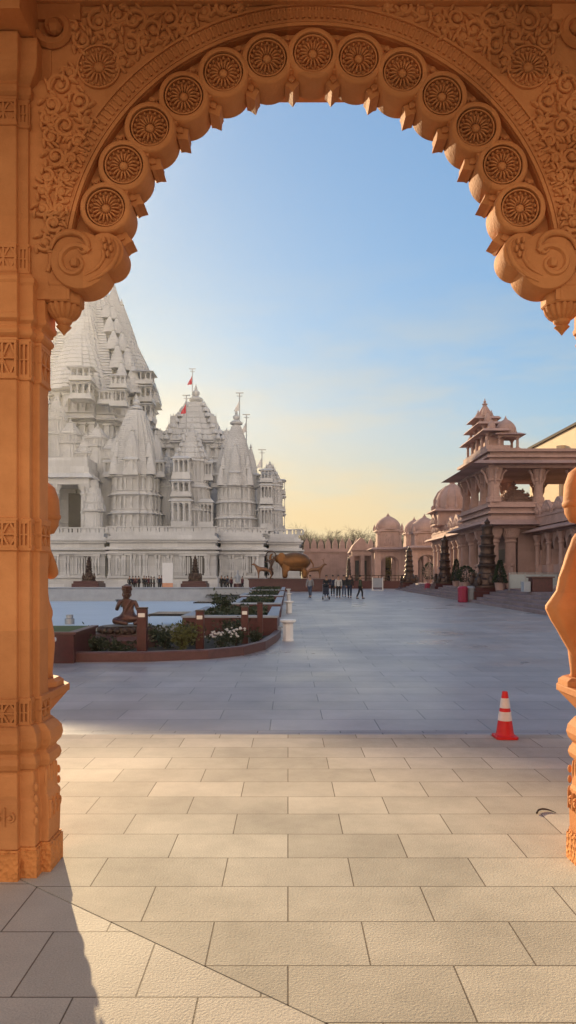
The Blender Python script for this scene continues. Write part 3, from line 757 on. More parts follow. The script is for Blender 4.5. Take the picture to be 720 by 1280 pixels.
# plants
def shrub(name, x, y, z, h, w, n, ml, label, cat='shrub', flowers=0, seed=1, leaf=.06):
    rr = random.Random(seed); t = thing(name, label, cat, (x, y, z))
    st = MB(); lf = MB(); fl = MB()
    for b in range(max(5, n // 60)):
        a = rr.uniform(0, 6.28); q = rr.uniform(.15, 1) * w; hh = h * rr.uniform(.55, 1)
        tip = Vector((x + q * math.cos(a), y + q * math.sin(a), z + hh)); mid = Vector((x + q * .35 * math.cos(a), y + q * .35 * math.sin(a), z + hh * .6))
        st.tube([(x, y, z), mid, tip], [.012, .009, .004], 4)
        for i in range(60):
            s = rr.random() ** .6; p = Vector((x, y, z)).lerp(mid, s * 2) if s < .5 else mid.lerp(tip, s * 2 - 1)
            p = p + Vector((rr.gauss(0, .05), rr.gauss(0, .05), rr.gauss(0, .04))) * (w / .3)
            u = Vector((rr.uniform(-1, 1), rr.uniform(-1, 1), rr.uniform(-.3, 1))).normalized(); v = u.cross(Vector((rr.uniform(-1, 1), rr.uniform(-1, 1), .2))).normalized()
            L_ = leaf * rr.uniform(.6, 1.3); lf.add([p, p + u * L_ * .5 + v * L_ * .28, p + u * L_, p + u * L_ * .5 - v * L_ * .28], [(0, 1, 2, 3)])
    for i in range(flowers):
        a = rr.uniform(0, 6.28); q = w * math.sqrt(rr.random()); c = (x + q * math.cos(a), y + q * math.sin(a), z + h * rr.uniform(.75, 1.1)); r_ = rr.uniform(.02, .04)
        fl.ell(c, (r_, r_, r_ * .7), 6, 4)
    st.build('stem', BARK, t); lf.build('foliage', ml, t)
    if flowers: fl.build('blossom', PETAL, t)
    return t
shrub('leafy_shrub', px(226, 15.8), 15.9, B + .04, .62, .42, 540, LEAF2, 'yellow-green leafy shrub between two bollard lights', seed=2, leaf=.09)
shrub('leafy_shrub', px(205, 16.4), 16.4, B + .04, .42, .4, 420, LEAF, 'low dark green shrub right of the seated statue', seed=3, leaf=.09)
shrub('leafy_shrub', px(120, 15.6), 15.6, B + .04, .34, .4, 420, LEAF, 'low dark green shrub left of the seated statue pedestal', seed=4, leaf=.09)
shrub('leafy_shrub', px(152, 15.5), 15.4, B + .04, .26, .45, 480, LEAF, 'low dark ground shrub in front of the lotus pedestal', seed=14, leaf=.08)
shrub('flowering_plant', px(276, 16.3), 16.3, B + .04, .36, .40, 360, LEAF, 'low plant with white blossoms right of the second bollard light', 'flowering plant', 34, seed=5, leaf=.07)
shrub('flowering_plant', px(294, 16.6), 16.8, B + .04, .42, .28, 300, LEAF, 'small plant with white blossoms at the third bollard light', 'flowering plant', 22, seed=6, leaf=.07)
shrub('leafy_shrub', px(185, 16.6), 16.9, B + .04, .5, .45, 540, LEAF, 'dark green shrub behind the bollard light nearest the seated statue', seed=21, leaf=.09)
shrub('leafy_shrub', px(240, 17.2), 17.2, B + .04, .48, .5, 600, LEAF, 'dark green shrub behind the yellow-green shrub', seed=22, leaf=.09)
shrub('leafy_shrub', px(288, 18.2), 18.4, B + .04, .5, .5, 600, LEAF, 'dark green shrub behind the white blossoms', seed=23, leaf=.09)
shrub('leafy_shrub', px(318, 17.2), 17.4, B + .04, .34, .3, 300, LEAF, 'dark green shrub at the inner corner of the curved kerb', seed=8, leaf=.08)
shrub('leafy_shrub', px(280, 25), 25, .28, .7, .6, 500, LEAF, 'dark green shrub growing in the nearest planter basin', seed=9, leaf=.12)
shrub('leafy_shrub', px(98, 17.3), 17.3, B + .04, .35, .5, 420, LEAF, 'dark green shrub behind the lawn planter', seed=10, leaf=.09)

# ================================================================== FAR FIGURES: ELEPHANT, DEER, LAMP TOWERS
ex, ey = px(366, 80), 80.0
t = thing('elephant_plinth', 'long dark red plinth under the golden elephant and the deer', 'plinth', (ex, ey, B))
m = MB(); m.box(px(312, ey), px(404, ey), ey - 1.6, ey + 2.4, B, 1.15); m.build('wall', REDG, t); m = MB(); m.box(px(312, ey) - .1, px(404, ey) + .1, ey - 1.7, ey + 2.5, 1.153, 1.30); m.build('coping', REDG, t)
def elephant():
    z0 = 1.302
    t = thing('elephant_statue', 'large golden bronze elephant with raised trunk on the dark red plinth', 'statue', (ex, ey, z0))
    V = [(1.2, 0, 1.75, (1.0, 1.05)), (0, 0, 1.95, (1.15, 1.15)), (-.9, 0, 2.0, (.95, 1.0)), (-1.65, 0, 2.45, (.65, .72)), (-2.15, 0, 2.35, .42), (-2.55, 0, 2.05, .26), (-2.75, 0, 2.35, .18), (-2.65, 0, 2.8, .13), (-2.4, 0, 2.95, .09),
         (1.45, -.55, 1.0, .46), (1.45, -.55, .45, .36), (1.45, -.55, .02, .36), (1.45, .55, 1.0, .46), (1.45, .55, .45, .36), (1.45, .55, .02, .36),
         (-.95, -.55, 1.0, .44), (-.95, -.55, .45, .34), (-.95, -.55, .02, .34), (-.95, .55, 1.0, .44), (-.95, .55, .45, .34), (-.95, .55, .02, .34)]
    E = [(0, 1), (1, 2), (2, 3), (3, 4), (4, 5), (5, 6), (6, 7), (7, 8), (0, 9), (9, 10), (10, 11), (0, 12), (12, 13), (13, 14), (2, 15), (15, 16), (16, 17), (2, 18), (18, 19), (19, 20)]
    skin_part('body', V, E, GOLD, t, 2)
    for s in (-1, 1):
        m = MB(); m.ell((ex - 1.35, ey + s * .75, z0 + 2.35), (.5, .10, .72), 12, 8); m.build('ear', GOLD, t, smooth=True)
        m = MB(); m.tube([(ex - 2.1, ey + s * .3, z0 + 2.05), (ex - 2.6, ey + s * .42, z0 + 1.75), (ex - 3.05, ey + s * .42, z0 + 1.85)], [.10, .08, .03], 8); m.build('tusk', WHITE, t, smooth=True)
    m = MB(); m.tube([(ex + 2.1, ey, z0 + 2.3), (ex + 2.45, ey, z0 + 1.7), (ex + 2.5, ey, z0 + .9)], [.12, .08, .06], 7); m.build('tail', GOLD, t, smooth=True)
    m = MB(); m.ell((ex + .30, ey, z0 + 2.0), (1.85, 1.25, 1.12), 24, 14); m.build('saddle_cloth', GOLD, t, smooth=True)
    return t
et = elephant(); et.scale = (.92, .92, .94)
ax = px(338, 79)
t = thing('hoop_figure', 'thin dark bronze dancing figure holding a hoop overhead beside the elephant', 'statue', (ax, 79.2, 1.302))
V = [(0, 0, 1.1, .16), (.12, 0, 1.6, .18), (.1, 0, 1.95, .09), (.1, 0, 2.15, .14), (-.25, 0, 2.0, .08), (-.7, 0, 1.75, .07), (.45, 0, 2.1, .08), (.25, 0, 2.5, .07), (.3, 0, .6, .12), (-.05, 0, .05, .09), (-.35, 0, .75, .12), (-.15, 0, .35, .09)]
skin_part('body', V, [(0, 1), (1, 2), (2, 3), (1, 4), (4, 5), (1, 6), (6, 7), (0, 8), (8, 9), (0, 10), (10, 11)], BRONZE, t, 1)
m = MB(); m.tube([(ax + .05 + .55 * math.cos(a), 79.2, 1.302 + 2.5 + .55 * math.sin(a)) for a in [2 * PI * k / 20 for k in range(21)]], .06, 6); m.build('hoop', BRONZE, t, smooth=True)
m = MB(); m.lathe(ax, 79.2, [(.35, 1.303), (.3, 1.36)], 14); m.build('base', BRONZE, t)
def deer(x, y, z0, f, label):
    t = thing('deer_statue', label, 'statue', (x, y, z0), 0, 'golden deer statues on the plinth')
    V = [(f * .7, 0, 1.0, .26), (0, 0, 1.02, .27), (-f * .6, 0, 1.08, .27), (-f * .95, 0, 1.45, .14), (-f * 1.1, 0, 1.62, .13), (-f * 1.38, 0, 1.52, .07),
         (f * .72, -.14, .62, .13), (f * .82, -.14, .38, .07), (f * .74, -.14, .02, .06), (f * .72, .14, .62, .13), (f * .82, .14, .38, .07), (f * .74, .14, .02, .06),
         (-f * .6, -.14, .6, .1), (-f * .6, -.14, .3, .065), (-f * .6, -.14, .02, .06), (-f * .6, .14, .6, .1), (-f * .6, .14, .3, .065), (-f * .6, .14, .02, .06)]
    skin_part('body', V, [(0, 1), (1, 2), (2, 3), (3, 4), (4, 5), (0, 6), (6, 7), (7, 8), (0, 9), (9, 10), (10, 11), (2, 12), (12, 13), (13, 14), (2, 15), (15, 16), (16, 17)], BROWN, t, 1)
    m = MB()
    for s in (-1, 1):
        m.tube([(x - f * 1.08, y + s * .05, z0 + 1.7), (x - f * 1.0, y + s * .2, z0 + 2.0), (x - f * 1.1, y + s * .3, z0 + 2.3)], [.03, .025, .012], 5); m.tube([(x - f * 1.0, y + s * .2, z0 + 2.0), (x - f * .8, y + s * .25, z0 + 2.2)], [.022, .01], 5)
    m.build('antler', BROWN, t); m = MB(); m.tube([(x + f * .9, y, z0 + 1.15), (x + f * 1.02, y, z0 + .9)], [.06, .03], 5); m.build('tail', BROWN, t)
deer(px(330, 78.9), 78.9, 1.302, 1, 'golden bronze deer on the plinth left of the elephant')
deer(px(393, 79.4), 79.4, 1.302, -1, 'golden bronze deer on the plinth right of the elephant')

def lamp_tower(x, y, z0, h, pl, label, sc=1.0, plh=.9, mt=BRONZE):
    """tiered bronze lamp tower on a stepped red granite plinth"""
    t = thing('lamp_tower', label, 'lamp tower', (x, y, z0), 0, 'tiered lamp towers')
    m = MB(); m.box(x - pl, x + pl, y - pl, y + pl, z0, z0 + plh * .75); m.box(x - pl * .9, x + pl * .9, y - pl * .9, y + pl * .9, z0 + plh * .75 + .002, z0 + plh); m.build('plinth', REDG, t, bevel=.02)
    z = z0 + plh; s = sc
    pr = [(1.2 * s, z + .002), (1.2 * s, z + .12), (1.0 * s, z + .2), (.95 * s, z + .5), (.74 * s, z + .62), (.66 * s, z + .9)]
    zz = z + .9
    n = 5; dz = (h - .9 - .5) / n
    for k in range(n):
        r = s * (.62 - .06 * k); tr = s * (.66 - .062 * k)
        pr += [(r * .96, zz + .05), (r * .86, zz + dz * .35), (r * .90, zz + dz * .60), (r, zz + dz * .78), (tr, zz + dz * .84), (tr * .96, zz + dz * .92), (r * .8, zz + dz)]; zz += dz
    pr += [(.16 * s, zz + .1), (.2 * s, zz + .22), (.08 * s, zz + .35), (.02, zz + .5)]
    m = MB(); m.lathe(x, y, pr, 16); m.build('tower', mt, t, smooth=True, flat_angle=30)
    m = MB()
    for k in range(8):
        a = 2 * PI * k / 8; m.ell((x + .98 * s * math.cos(a), y + .98 * s * math.sin(a), z + .42), (.2 * s, .2 * s, .34), 7, 5); m.ell((x + .98 * s * math.cos(a), y + .98 * s * math.sin(a), z + .82), (.11 * s, .11 * s, .12), 6, 4)
    m.build('figure_ring', mt, t, smooth=True)
lamp_tower(px(111, 86), 86, B, 3.0, 1.6, 'dark lamp tower on a red plinth before the temple, nearest the left pillar', .7, 1.1)
lamp_tower(px(244, 85), 85, B, 3.1, 1.5, 'dark lamp tower on a red plinth right of the white banner', .7, 1.1)
lamp_tower(px(609, 47.6), 47.6, B, 4.6, 1.15, 'largest dark lamp tower in front of the two-storey porch', 1.0, .95)
lamp_tower(px(556, 67), 67, B, 4.6, 1.15, 'dark lamp tower in front of the sunlit colonnade', .9, 1.0)
lamp_tower(px(511.5, 87), 87, B, 4.4, 1.0, 'dark lamp tower in front of the far domed gate', .95, .9)
lamp_tower(px(436, 104), 104, B, 3.9, .8, 'small dark lamp tower at the foot of the crenellated wall', .6, .7)

# banner, bins, board
bx_, by_ = px(209.5, 82), 82
t = thing('standing_banner', 'tall white standing banner fading to orange at the foot, before the temple', 'banner', (bx_, by_, B))
m = MB(); m.box(bx_ - .6, bx_ + .6, by_, by_ + .06, B + .9, 3.1); m.build('panel', BANW, t); m = MB(); m.box(bx_ - .6, bx_ + .6, by_, by_ + .06, B + .12, B + .898); m.build('lower_panel', BANO, t)
m = MB(); m.box(bx_ - .7, bx_ + .7, by_ - .3, by_ + .36, B, B + .08); m.build('foot', METAL, t)
def bin_(x, y, m_, label, h=1.05, w=.32):
    t = thing('litter_bin', label, 'bin', (x, y, B))
    m = MB(); m.plan(x, y, OCT, [(B, w * .92), (B + .06, w), (B + h - .2, w * 1.03)]); m.build('body', m_, t, bevel=.01)
    m = MB(); m.plan(x, y, OCT, [(B + h - .198, w * 1.1), (B + h - .13, w * 1.1), (B + h - .03, w * .8), (B + h, w * .5)]); m.build('lid', m_, t)
bin_(px(576.5, 47), 46.6, BIN_R, 'dark red litter bin beside a grey bin near the stairs')
bin_(px(587.5, 47), 46.9, BIN_G, 'grey litter bin standing right of the red one')
bin_(px(532, 72), 71, BIN_R, 'small far dark red litter bin by the distant steps', 1.0, .3)
bx_, by_ = px(472, 84), 84
t = thing('notice_board', 'pale notice board in a light frame standing on the plaza', 'sign', (bx_, by_, B))
m = MB(); m.box(bx_ - .55, bx_ + .55, by_, by_ + .05, B + .35, 1.35); m.build('panel', GREYS, t)
m = MB()
for s in (-1, 1): m.box(bx_ + s * .6 - .05, bx_ + s * .6 + .05, by_ - .02, by_ + .07, B, 1.45)
m.box(bx_ - .7, bx_ + .7, by_ - .3, by_ + .3, B, B + .05); m.build('frame', WHITE, t)
# ================================================================== TEMPLE
def spire_mesh(mb, cx, cy, z0, w, h, n=18, p=1.55, top=.16, minis=2, poly=RATHA, rot=0):
    def rad(t): return w * ((1 - t ** p) * (1 - top) + top)
    pr = []
    for i in range(n):
        a, b = i / n, (i + 1) / n; dz = h / n
        pr += [(z0 + a * h, rad(a)), (z0 + a * h + .66 * dz, rad(a + .66 / n)), (z0 + a * h + .72 * dz, rad(a + .72 / n) * .965), (z0 + b * h - .02 * dz, rad(b) * .965)]
    mb.plan(cx, cy, poly, pr, rot)
    if minis:
        for lev in range(minis):
            f = lev / max(minis, 1)
            z = z0 + h * .26 * lev; hw = rad(.26 * lev)
            hh = h * (.52 - .14 * lev); ww = w * (.40 - .09 * lev)
            for k in range(4):
                a = rot + k * PI / 2
                spire_mesh(mb, cx + math.cos(a) * (hw - ww * .55), cy + math.sin(a) * (hw - ww * .55), z, ww, hh, max(6, n // 2), p, .14, 0, poly, rot)
                mb.lathe(cx + math.cos(a) * (hw - ww * .55), cy + math.sin(a) * (hw - ww * .55), fin_prof(z + hh, ww * .26), 8)
                if lev < 2:
                    a += PI / 4; q = hw * (1.0 - .05 * lev); w2 = ww * .55; h2 = hh * .6
                    spire_mesh(mb, cx + math.cos(a) * q, cy + math.sin(a) * q, z, w2, h2, 6, p, .14, 0, poly, rot)
                    mb.lathe(cx + math.cos(a) * q, cy + math.sin(a) * q, fin_prof(z + h2, w2 * .3), 8)
def fin_prof(z, r):
    return [(r * .55, z - .02), (r * .55, z + r * .25), (r, z + r * .45), (r * 1.05, z + r * .7), (r * .7, z + r * .95), (r * .3, z + r * 1.05), (r * .55, z + r * 1.4), (r * .55, z + r * 1.7), (r * .2, z + r * 2.0), (r * .25, z + r * 2.2), (.01, z + r * 2.9)]
def colm(mb, x, y, z0, z1, r):
    h = z1 - z0
    mb.lathe(x, y, [(r * 1.5, z0), (r * 1.5, z0 + .08 * h), (r, z0 + .12 * h), (r, z0 + .42 * h), (r * 1.18, z0 + .45 * h), (r, z0 + .48 * h), (r * .92, z0 + .78 * h), (r * 1.35, z0 + .82 * h), (r, z0 + .86 * h), (r * 1.9, z0 + .96 * h), (r * 1.9, z1)], 8, PI / 8)
def eave(mb, cx, cy, w, z, over, th=.35, poly=RATHA):
    mb.plan(cx, cy, poly, [(z, w), (z + .02, w + over), (z + .02 + th * .25, w + over), (z + th * .7, w + over * .35), (z + th, w + over * .1)])
def storey(mb, dk, cx, cy, w, z0, z1, poly=RATHA, ncol=3, faces=(0, 2, 3), rec=.915, sol=True):
    h = z1 - z0
    mb.plan(cx, cy, poly, [(z0, w * 1.04), (z0 + .07 * h, w * 1.04), (z0 + .09 * h, w * .98), (z0 + .14 * h, w * .98), (z0 + .15 * h, w * 1.02), (z0 + .20 * h, w * 1.02), (z0 + .21 * h, w * .94)])
    mb.plan(cx, cy, poly, [(z0 + .2 * h, w * rec), (z0 + .86 * h, w * rec)])
    mb.plan(cx, cy, poly, [(z0 + .80 * h, w * .96), (z0 + .86 * h, w * .98), (z0 + .87 * h, w * 1.0), (z1 - .02, w * 1.0)])
    eave(mb, cx, cy, w, z0 + .90 * h, w * .10, .10 * h, poly)
    for f in faces:
        c, d = [(1, 0), (0, 1), (-1, 0), (0, -1)][f]
        for (off, lim, k) in ((.96, .26, 3), (.87, .45, 1), (.75, .69, 1)):
            for s in ((-1, 1) if k == 1 else (0,)):
                xs = [s * lim] if s else [-lim + 2 * lim * i / (ncol - 1) for i in range(ncol)]
                for u in xs:
                    X, Y = cx + w * (c * off - d * u), cy + w * (d * off + c * u)
                    r = w * .036
                    mb.box(X - r, X + r, Y - r, Y + r, z0 + .2 * h, z0 + .81 * h)
                    mb.box(X - r * 1.5, X + r * 1.5, Y - r * 1.5, Y + r * 1.5, z0 + .74 * h, z0 + .802 * h)
                    mb.ell((X + c * r * .8, Y + d * r * .8, z0 + .45 * h), (r * .9, r * .9, h * .13), 6, 5)
        if False:
            for u in (-.13, .13):
                a = w * .08
                X, Y = cx + w * (c * rec - d * u), cy + w * (d * rec + c * u)
                dk.box(X - (a if c == 0 else .03), X + (a if c == 0 else .03), Y - (a if d == 0 else .03), Y + (a if d == 0 else .03), z0 + .28 * h, z0 + .70 * h)
def samvarana(mb, cx, cy, z0, w, h, tiers=6, topw=.16):
    dz = h / tiers
    for i in range(tiers):
        t = i / tiers; r = w * (1 - t) + w * topw * t
        z = z0 + i * dz
        mb.plan(cx, cy, RATHA, [(z, r * .97), (z + .1 * dz, r * 1.03), (z + .35 * dz, r * 1.03), (z + .45 * dz, r * .93), (z + dz * 1.01, r * .90)])
        nbell = max(2, int(5 - i * .6))
        b = r / nbell * .42
        for k in range(4):
            c, d = [(1, 0), (0, 1), (-1, 0), (0, -1)][k]
            for j in range(nbell):
                u = (-.72 + 1.44 * j / (nbell - 1)) * r
                X, Y = cx + c * r * .84 - d * u, cy + d * r * .84 + c * u
                mb.lathe(X, Y, [(b, z + .3 * dz), (b, z + .5 * dz), (b * .85, z + .75 * dz), (b * .4, z + .95 * dz), (b * .15, z + 1.05 * dz), (b * .2, z + 1.15 * dz), (.01, z + 1.35 * dz)], 8)
    mb.lathe(cx, cy, fin_prof(z0 + h, w * topw * 1.0), 12)
def balcony(parent, x, y, z0, z1, hw, hd, roof=True):
    """projecting pillared balcony"""
    m = MB(); h = z1 - z0
    m.box(x - hw * 1.1, x + hw * 1.1, y - hd * 1.1, y + hd * 1.1, z0, z0 + .16 * h); m.box(x - hw * 1.0, x + hw * 1.0, y - hd, y + hd, z0 + .161 * h, z0 + .30 * h)
    for sx in (-1, -.33, .33, 1):
        for sy in (-1, 1): colm(m, x + sx * hw * .85, y + sy * hd * .85, z0 + .301 * h, z0 + .82 * h, hw * .085)
    m.box(x - hw, x + hw, y - hd, y + hd, z0 + .822 * h, z0 + .88 * h)
    m.box(x - hw * 1.25, x + hw * 1.25, y - hd * 1.25, y + hd * 1.25, z0 + .882 * h, z0 + .93 * h, hw * .12)
    m.box(x - hw * 1.05, x + hw * 1.05, y - hd * 1.05, y + hd * 1.05, z0 + .931 * h, z1, hw * .25)
    return m.build('balcony', MARBLE2, parent)

TP = thing('temple', 'vast pale carved stone temple with many spires rising behind the pool', 'temple', (-18, 110, PLZ))
def win(name='window'): return MB()
PLY = 95.0
# --- plinth: long lower storey with niches, mouldings and a terrace parapet
def plinth_run(x0, x1, y0, depth, nb, e_=0):
    m = MB(); x0 -= .011 * e_; x1 += .011 * e_
    zb = PLZ
    m.box(x0, x1, y0, y0 + depth, zb, 1.0)
    m.box(x0 + .0, x1 - .0, y0 + .12, y0 + depth, 1.001, 1.35); m.box(x0 + .1, x1 - .1, y0 - .12, y0 + depth, 1.351, 1.6)
    m.box(x0 + .3, x1 - .3, y0 + .38, y0 + depth, 1.601, 4.5)
    for (z, p, t) in ((4.3, .1, .2), (4.501, -.15, .28), (4.782, .25, .22), (5.003, -.35, .18), (5.184, -.05, .22), (5.405, .35, .55), (5.956, .05, .3), (6.257, -.2, .22), (6.478, .15, .28), (6.76, .45, .5)):
        m.box(x0 + p, x1 - p, y0 + p, y0 + depth, z, z + t - .002)
    bw = (x1 - x0) / nb
    for i in range(nb):
        a = x0 + bw * i
        kind = (i * 7 + int(abs(x0))) % 5
        for u in (.0, .80):
            X = a + bw * u + .2
            if X < x1 - .5:
                m.box(X, X + .30, y0 + .15, y0 + .56, 1.601, 4.3); m.box(X - .08, X + .38, y0 + .08, y0 + .56, 3.9, 4.29); m.box(X - .06, X + .36, y0 + .1, y0 + .56, 1.602, 1.95)
                m.ell((X + .15, y0 + .12, 2.9), (.14, .14, .5), 6, 5)
        for u in (.27, .42, .57):
            X = a + bw * u + .1; m.box(X, X + bw * .09, y0 + .30, y0 + .56, 1.8, 4.1)
    m.xf(lambda v: Vector((v.x, v.y, v.z + .0035 * e_)))
    p = m.build('plinth', MARBLE2, TP)
    return p
p1 = plinth_run(px(-160, PLY), px(133, PLY), PLY, 24, 17)
p2 = plinth_run(px(133, PLY - 2) , px(272, PLY - 2), PLY - 2.0, 26, 9, 1)
p3 = plinth_run(px(272, PLY), px(332, PLY), PLY + .5, 22, 4, 2)
p4 = plinth_run(px(332, PLY), px(377, PLY + 4), PLY + 4.0, 18, 3, 3)
def opening(parent, x0, x1, y, z0, z1, kind):
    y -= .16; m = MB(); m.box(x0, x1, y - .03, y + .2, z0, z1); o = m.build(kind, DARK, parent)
    m = MB(); m.box(x0 - .25, x0, y - .3, y + .2, z0, z1); m.box(x1, x1 + .25, y - .3, y + .2, z0, z1); m.box(x0 - .35, x1 + .35, y - .4, y + .2, z1 + .002, z1 + .3)
    for k in range(1, 4): m.box(x0 + (x1 - x0) * k / 4 - .05, x0 + (x1 - x0) * k / 4 + .05, y - .12, y - .04, z0, z1)
    m.build('frame', MARBLE2, o)
for (a, b, y, z0, z1) in ((98, 123, PLY + .5, 1.9, 4.2), (228, 257, PLY - 1.5, 1.7, 4.2), (310, 321, PLY + 1.0, 2.0, 4.2), (148, 153, PLY - 1.5, 1.7, 4.3), (158, 163, PLY - 1.5, 1.7, 4.3), (177, 180, PLY - 1.5, 1.7, 4.3), (60, 72, PLY + .5, 1.9, 4.2)):
    opening(p1 if y > PLY else p2, px(a, y), px(b, y), y, z0, z1, 'window')
# small figures and kiosks on the terrace edge
def tower(cx_px, Y, hw_px, y_bot, y_top, name='tower', nst=2, ncol=3, windows=True):
    cx, w = px(cx_px, Y), hw_px * Y / F
    z0, z1 = pz(y_bot, Y), pz(y_top, Y)
    m = MB(); dk = None
    m.plan(cx, Y + w, RATHA, [(6.2, w * 1.10), (z0 - .02 + .0, w * 1.10)]) if z0 > 6.3 else None
    # plain moulded wall courses, then pillared storeys
    hs = (z1 - z0); q = z0
    for k in range(nst):
        hh = hs / nst
        storey(m, dk, cx, Y + w, w * (1 - .05 * k), q, q + hh, ncol=ncol); q += hh
    o = m.build(name, MARBLE3, TP)
    if dk and dk.v: dk.build('window', DARK, o)
    return o, cx, Y + w, w, z1
# subsidiary spire nearest the left
oA, cx, cy, w, z = tower(163.5, 99, 33.5, 663, 592, nst=3)
m = MB(); spire_mesh(m, cx, cy, z, w * .96, pz(515, 103) - z, 32, 1.75, .34, 2); m.build('spire', MARBLE, oA)
m = MB(); m.lathe(cx, cy, fin_prof(pz(515, 103) - .1, w * .24), 16); m.build('finial', MARBLE2, oA)
for u in (-30, 0, 30): balcony(oA, px(163.5 + u, 99), 99.2 if u == 0 else 101.5, z - .2, z + 2.2, .95, .6)
# stepped hall roof in the middle
oB, cx, cy, w, z = tower(236.5, 99, 25, 665, 606, nst=2)
m = MB(); storey(m, None, cx, cy, w * .86, z, pz(575, 101)); zB = pz(575, 101)
samvarana(m, cx, cy, zB, w * .88, pz(540, 101) - zB, 5, .20); m.build('spire', MARBLE3, oB)
balcony(oB, px(227, 98), 98.0, pz(665, 98), pz(622, 98), 1.35, .8); balcony(oB, px(227, 98), 98.0, pz(621.5, 98), pz(600, 98), 1.3, .8); balcony(oB, px(227, 98.4), 98.4, pz(599, 98), pz(570, 98), 1.15, .7); balcony(oB, px(258, 100), 100.0, pz(665, 100), pz(624, 100), .95, .8); balcony(oB, px(259, 101), 101.0, pz(600, 100), pz(575, 100), .8, .7)
m = MB(); m.lathe(cx, cy, [(w * .32, zB + 3.0), (w * .36, pz(548, 101)), (w * .28, pz(541, 101)), (w * .1, pz(536, 101))], 14); m.lathe(cx, cy, fin_prof(pz(537, 101), w * .14), 10); m.build('dome', MARBLE2, oB)
# great stepped dome behind it
cx, Y = px(245, 118), 118; w = 44 * Y / F
m = MB(); m.plan(cx, Y, RATHA, [(6.5, w), (pz(612, Y), w)])
dk = MB(); storey(m, dk, cx, Y, w * .98, pz(612, Y), pz(581, Y), ncol=5); storey(m, dk, cx, Y, w * .94, pz(581, Y) + .01, pz(558, Y), ncol=5)
oD = m.build('tower', MARBLE3, TP)
m = MB(); samvarana(m, cx, Y, pz(558, Y), w * .98, pz(505, Y) - pz(558, Y), 7, .20); m.build('roof', MARBLE3, oD)
m = MB(); m.lathe(cx, Y, [(w * .30, pz(522, Y)), (w * .30, pz(518, Y)), (w * .22, pz(511, Y)), (w * .08, pz(506, Y)), (.05, pz(505, Y))], 16); m.lathe(cx, Y, fin_prof(pz(506, Y), .62), 12); m.build('finial', MARBLE2, oD)
for s in (-1, 1):
    for q in (.55, .92):
        sm = MB(); X = cx + s * w * q; samvarana(sm, X, Y - w * .55, pz(566, Y), w * .26, 2.9 if q > .7 else 5.2, 4, .14); sm.build('corner_roof', MARBLE3, oD)
# right-hand spire
oC, cx, cy, w, z = tower(293.5, 99.5, 26.5, 666, 606, nst=3)
m = MB(); spire_mesh(m, cx, cy, z, w * .95, pz(532, 102) - z, 30, 1.6, .24, 2); m.build('spire', MARBLE, oC)
m = MB(); m.lathe(cx, cy, fin_prof(pz(533, 102), w * .30), 16); m.build('finial', MARBLE2, oC)
for u in (-24, 0, 24): balcony(oC, px(293.5 + u, 100), 99.8 if u == 0 else 102, z - .1, z + 1.9, .7, .5)
# open corner pavilion at the right end
oE, cx, cy, w, z = tower(337, 100.5, 16.5, 666, 604, nst=2)
m = MB(); samvarana(m, cx, cy, z, w * 1.0, pz(581, 102) - z, 5, .13); m.build('roof', MARBLE3, oE)
for (yb, yt) in ((664, 640), (639, 618), (617, 598)): balcony(oE, px(351, 102), 103.2, pz(yb, 102), pz(yt, 102), .62, .8)
for (yb, yt) in ((664, 632), (630, 604), (603, 586)): balcony(oE, px(333, 100), 100.2, pz(yb, 100), pz(yt, 100), .85, .5)
# main spire
MS = 117.0
cx = px(111, MS); w = 84 * MS / F
m = MB(); dk = MB()
m.plan(cx, MS + 2, RATHA, [(6.2, w), (pz(600, MS), w)])
zz = [pz(600, MS), pz(570, MS), pz(535, MS), pz(500, MS)]
for k in range(3): storey(m, dk, cx, MS + 2, w * (1.0 - .04 * k), zz[k], zz[k + 1] - .01, ncol=5)
oM = m.build('main_tower', MARBLE3, TP); pass
m = MB(); z = pz(502, MS)
H_ = pz(334, MS) - z; W_ = 79 * MS / F
spire_mesh(m, cx, MS + 2, z, W_, H_, 46, 1.08, .10, 0)
for k in range(4):                      # half spires stacked against each face
    a = k * PI / 2; c, d = math.cos(a), math.sin(a)
    for (f0, hh, ww) in ((.0, .50, .50), (.0, .30, .30), (.28, .46, .36), (.52, .36, .26)):
        hw = W_ * ((1 - f0 ** 1.08) * .9 + .1); q = hw - ww * W_ * (.90 if f0 else .80) * (1 - .25 * f0)
        w2 = ww * W_ * (1 - .3 * f0)
        spire_mesh(m, cx + c * q, MS + 2 + d * q, z + f0 * H_, w2, hh * H_, 16, 1.35, .14, 0)
        m.lathe(cx + c * q, MS + 2 + d * q, fin_prof(z + (f0 + hh) * H_, w2 * .14), 8)
    for sg in (-1, 1):
        for (f0, hh) in ((.0, .20), (.17, .17), (.32, .14), (.46, .12), (.58, .10)):
            hw = W_ * ((1 - f0 ** 1.08) * .9 + .1)
            X = cx + c * hw * .80 - d * sg * hw * .66; Y_ = MS + 2 + d * hw * .80 + c * sg * hw * .66; w2 = .14 * W_ * (1 - .5 * f0)
            spire_mesh(m, X, Y_, z + f0 * H_, w2, hh * H_, 6, 1.4, .16, 0)
            m.lathe(X, Y_, fin_prof(z + (f0 + hh) * H_, w2 * .2), 6)
m.build('spire', MARBLE, oM)
m = MB(); m.lathe(cx, MS + 2, fin_prof(pz(340, MS), 1.2), 16); m.build('finial', MARBLE2, oM)
for (a, yb, yt) in ((181, 529, 506), (181, 505, 484), (181, 483, 466)): balcony(oM, px(a, 113), 113.0, pz(yb, 113), pz(yt, 113), 1.35, 1.6)
for (a, yb, yt) in ((102, 500, 478), (102, 477, 459)): balcony(oM, px(a, 106), 106.3, pz(yb, 106), pz(yt, 106), 1.55, 1.2)
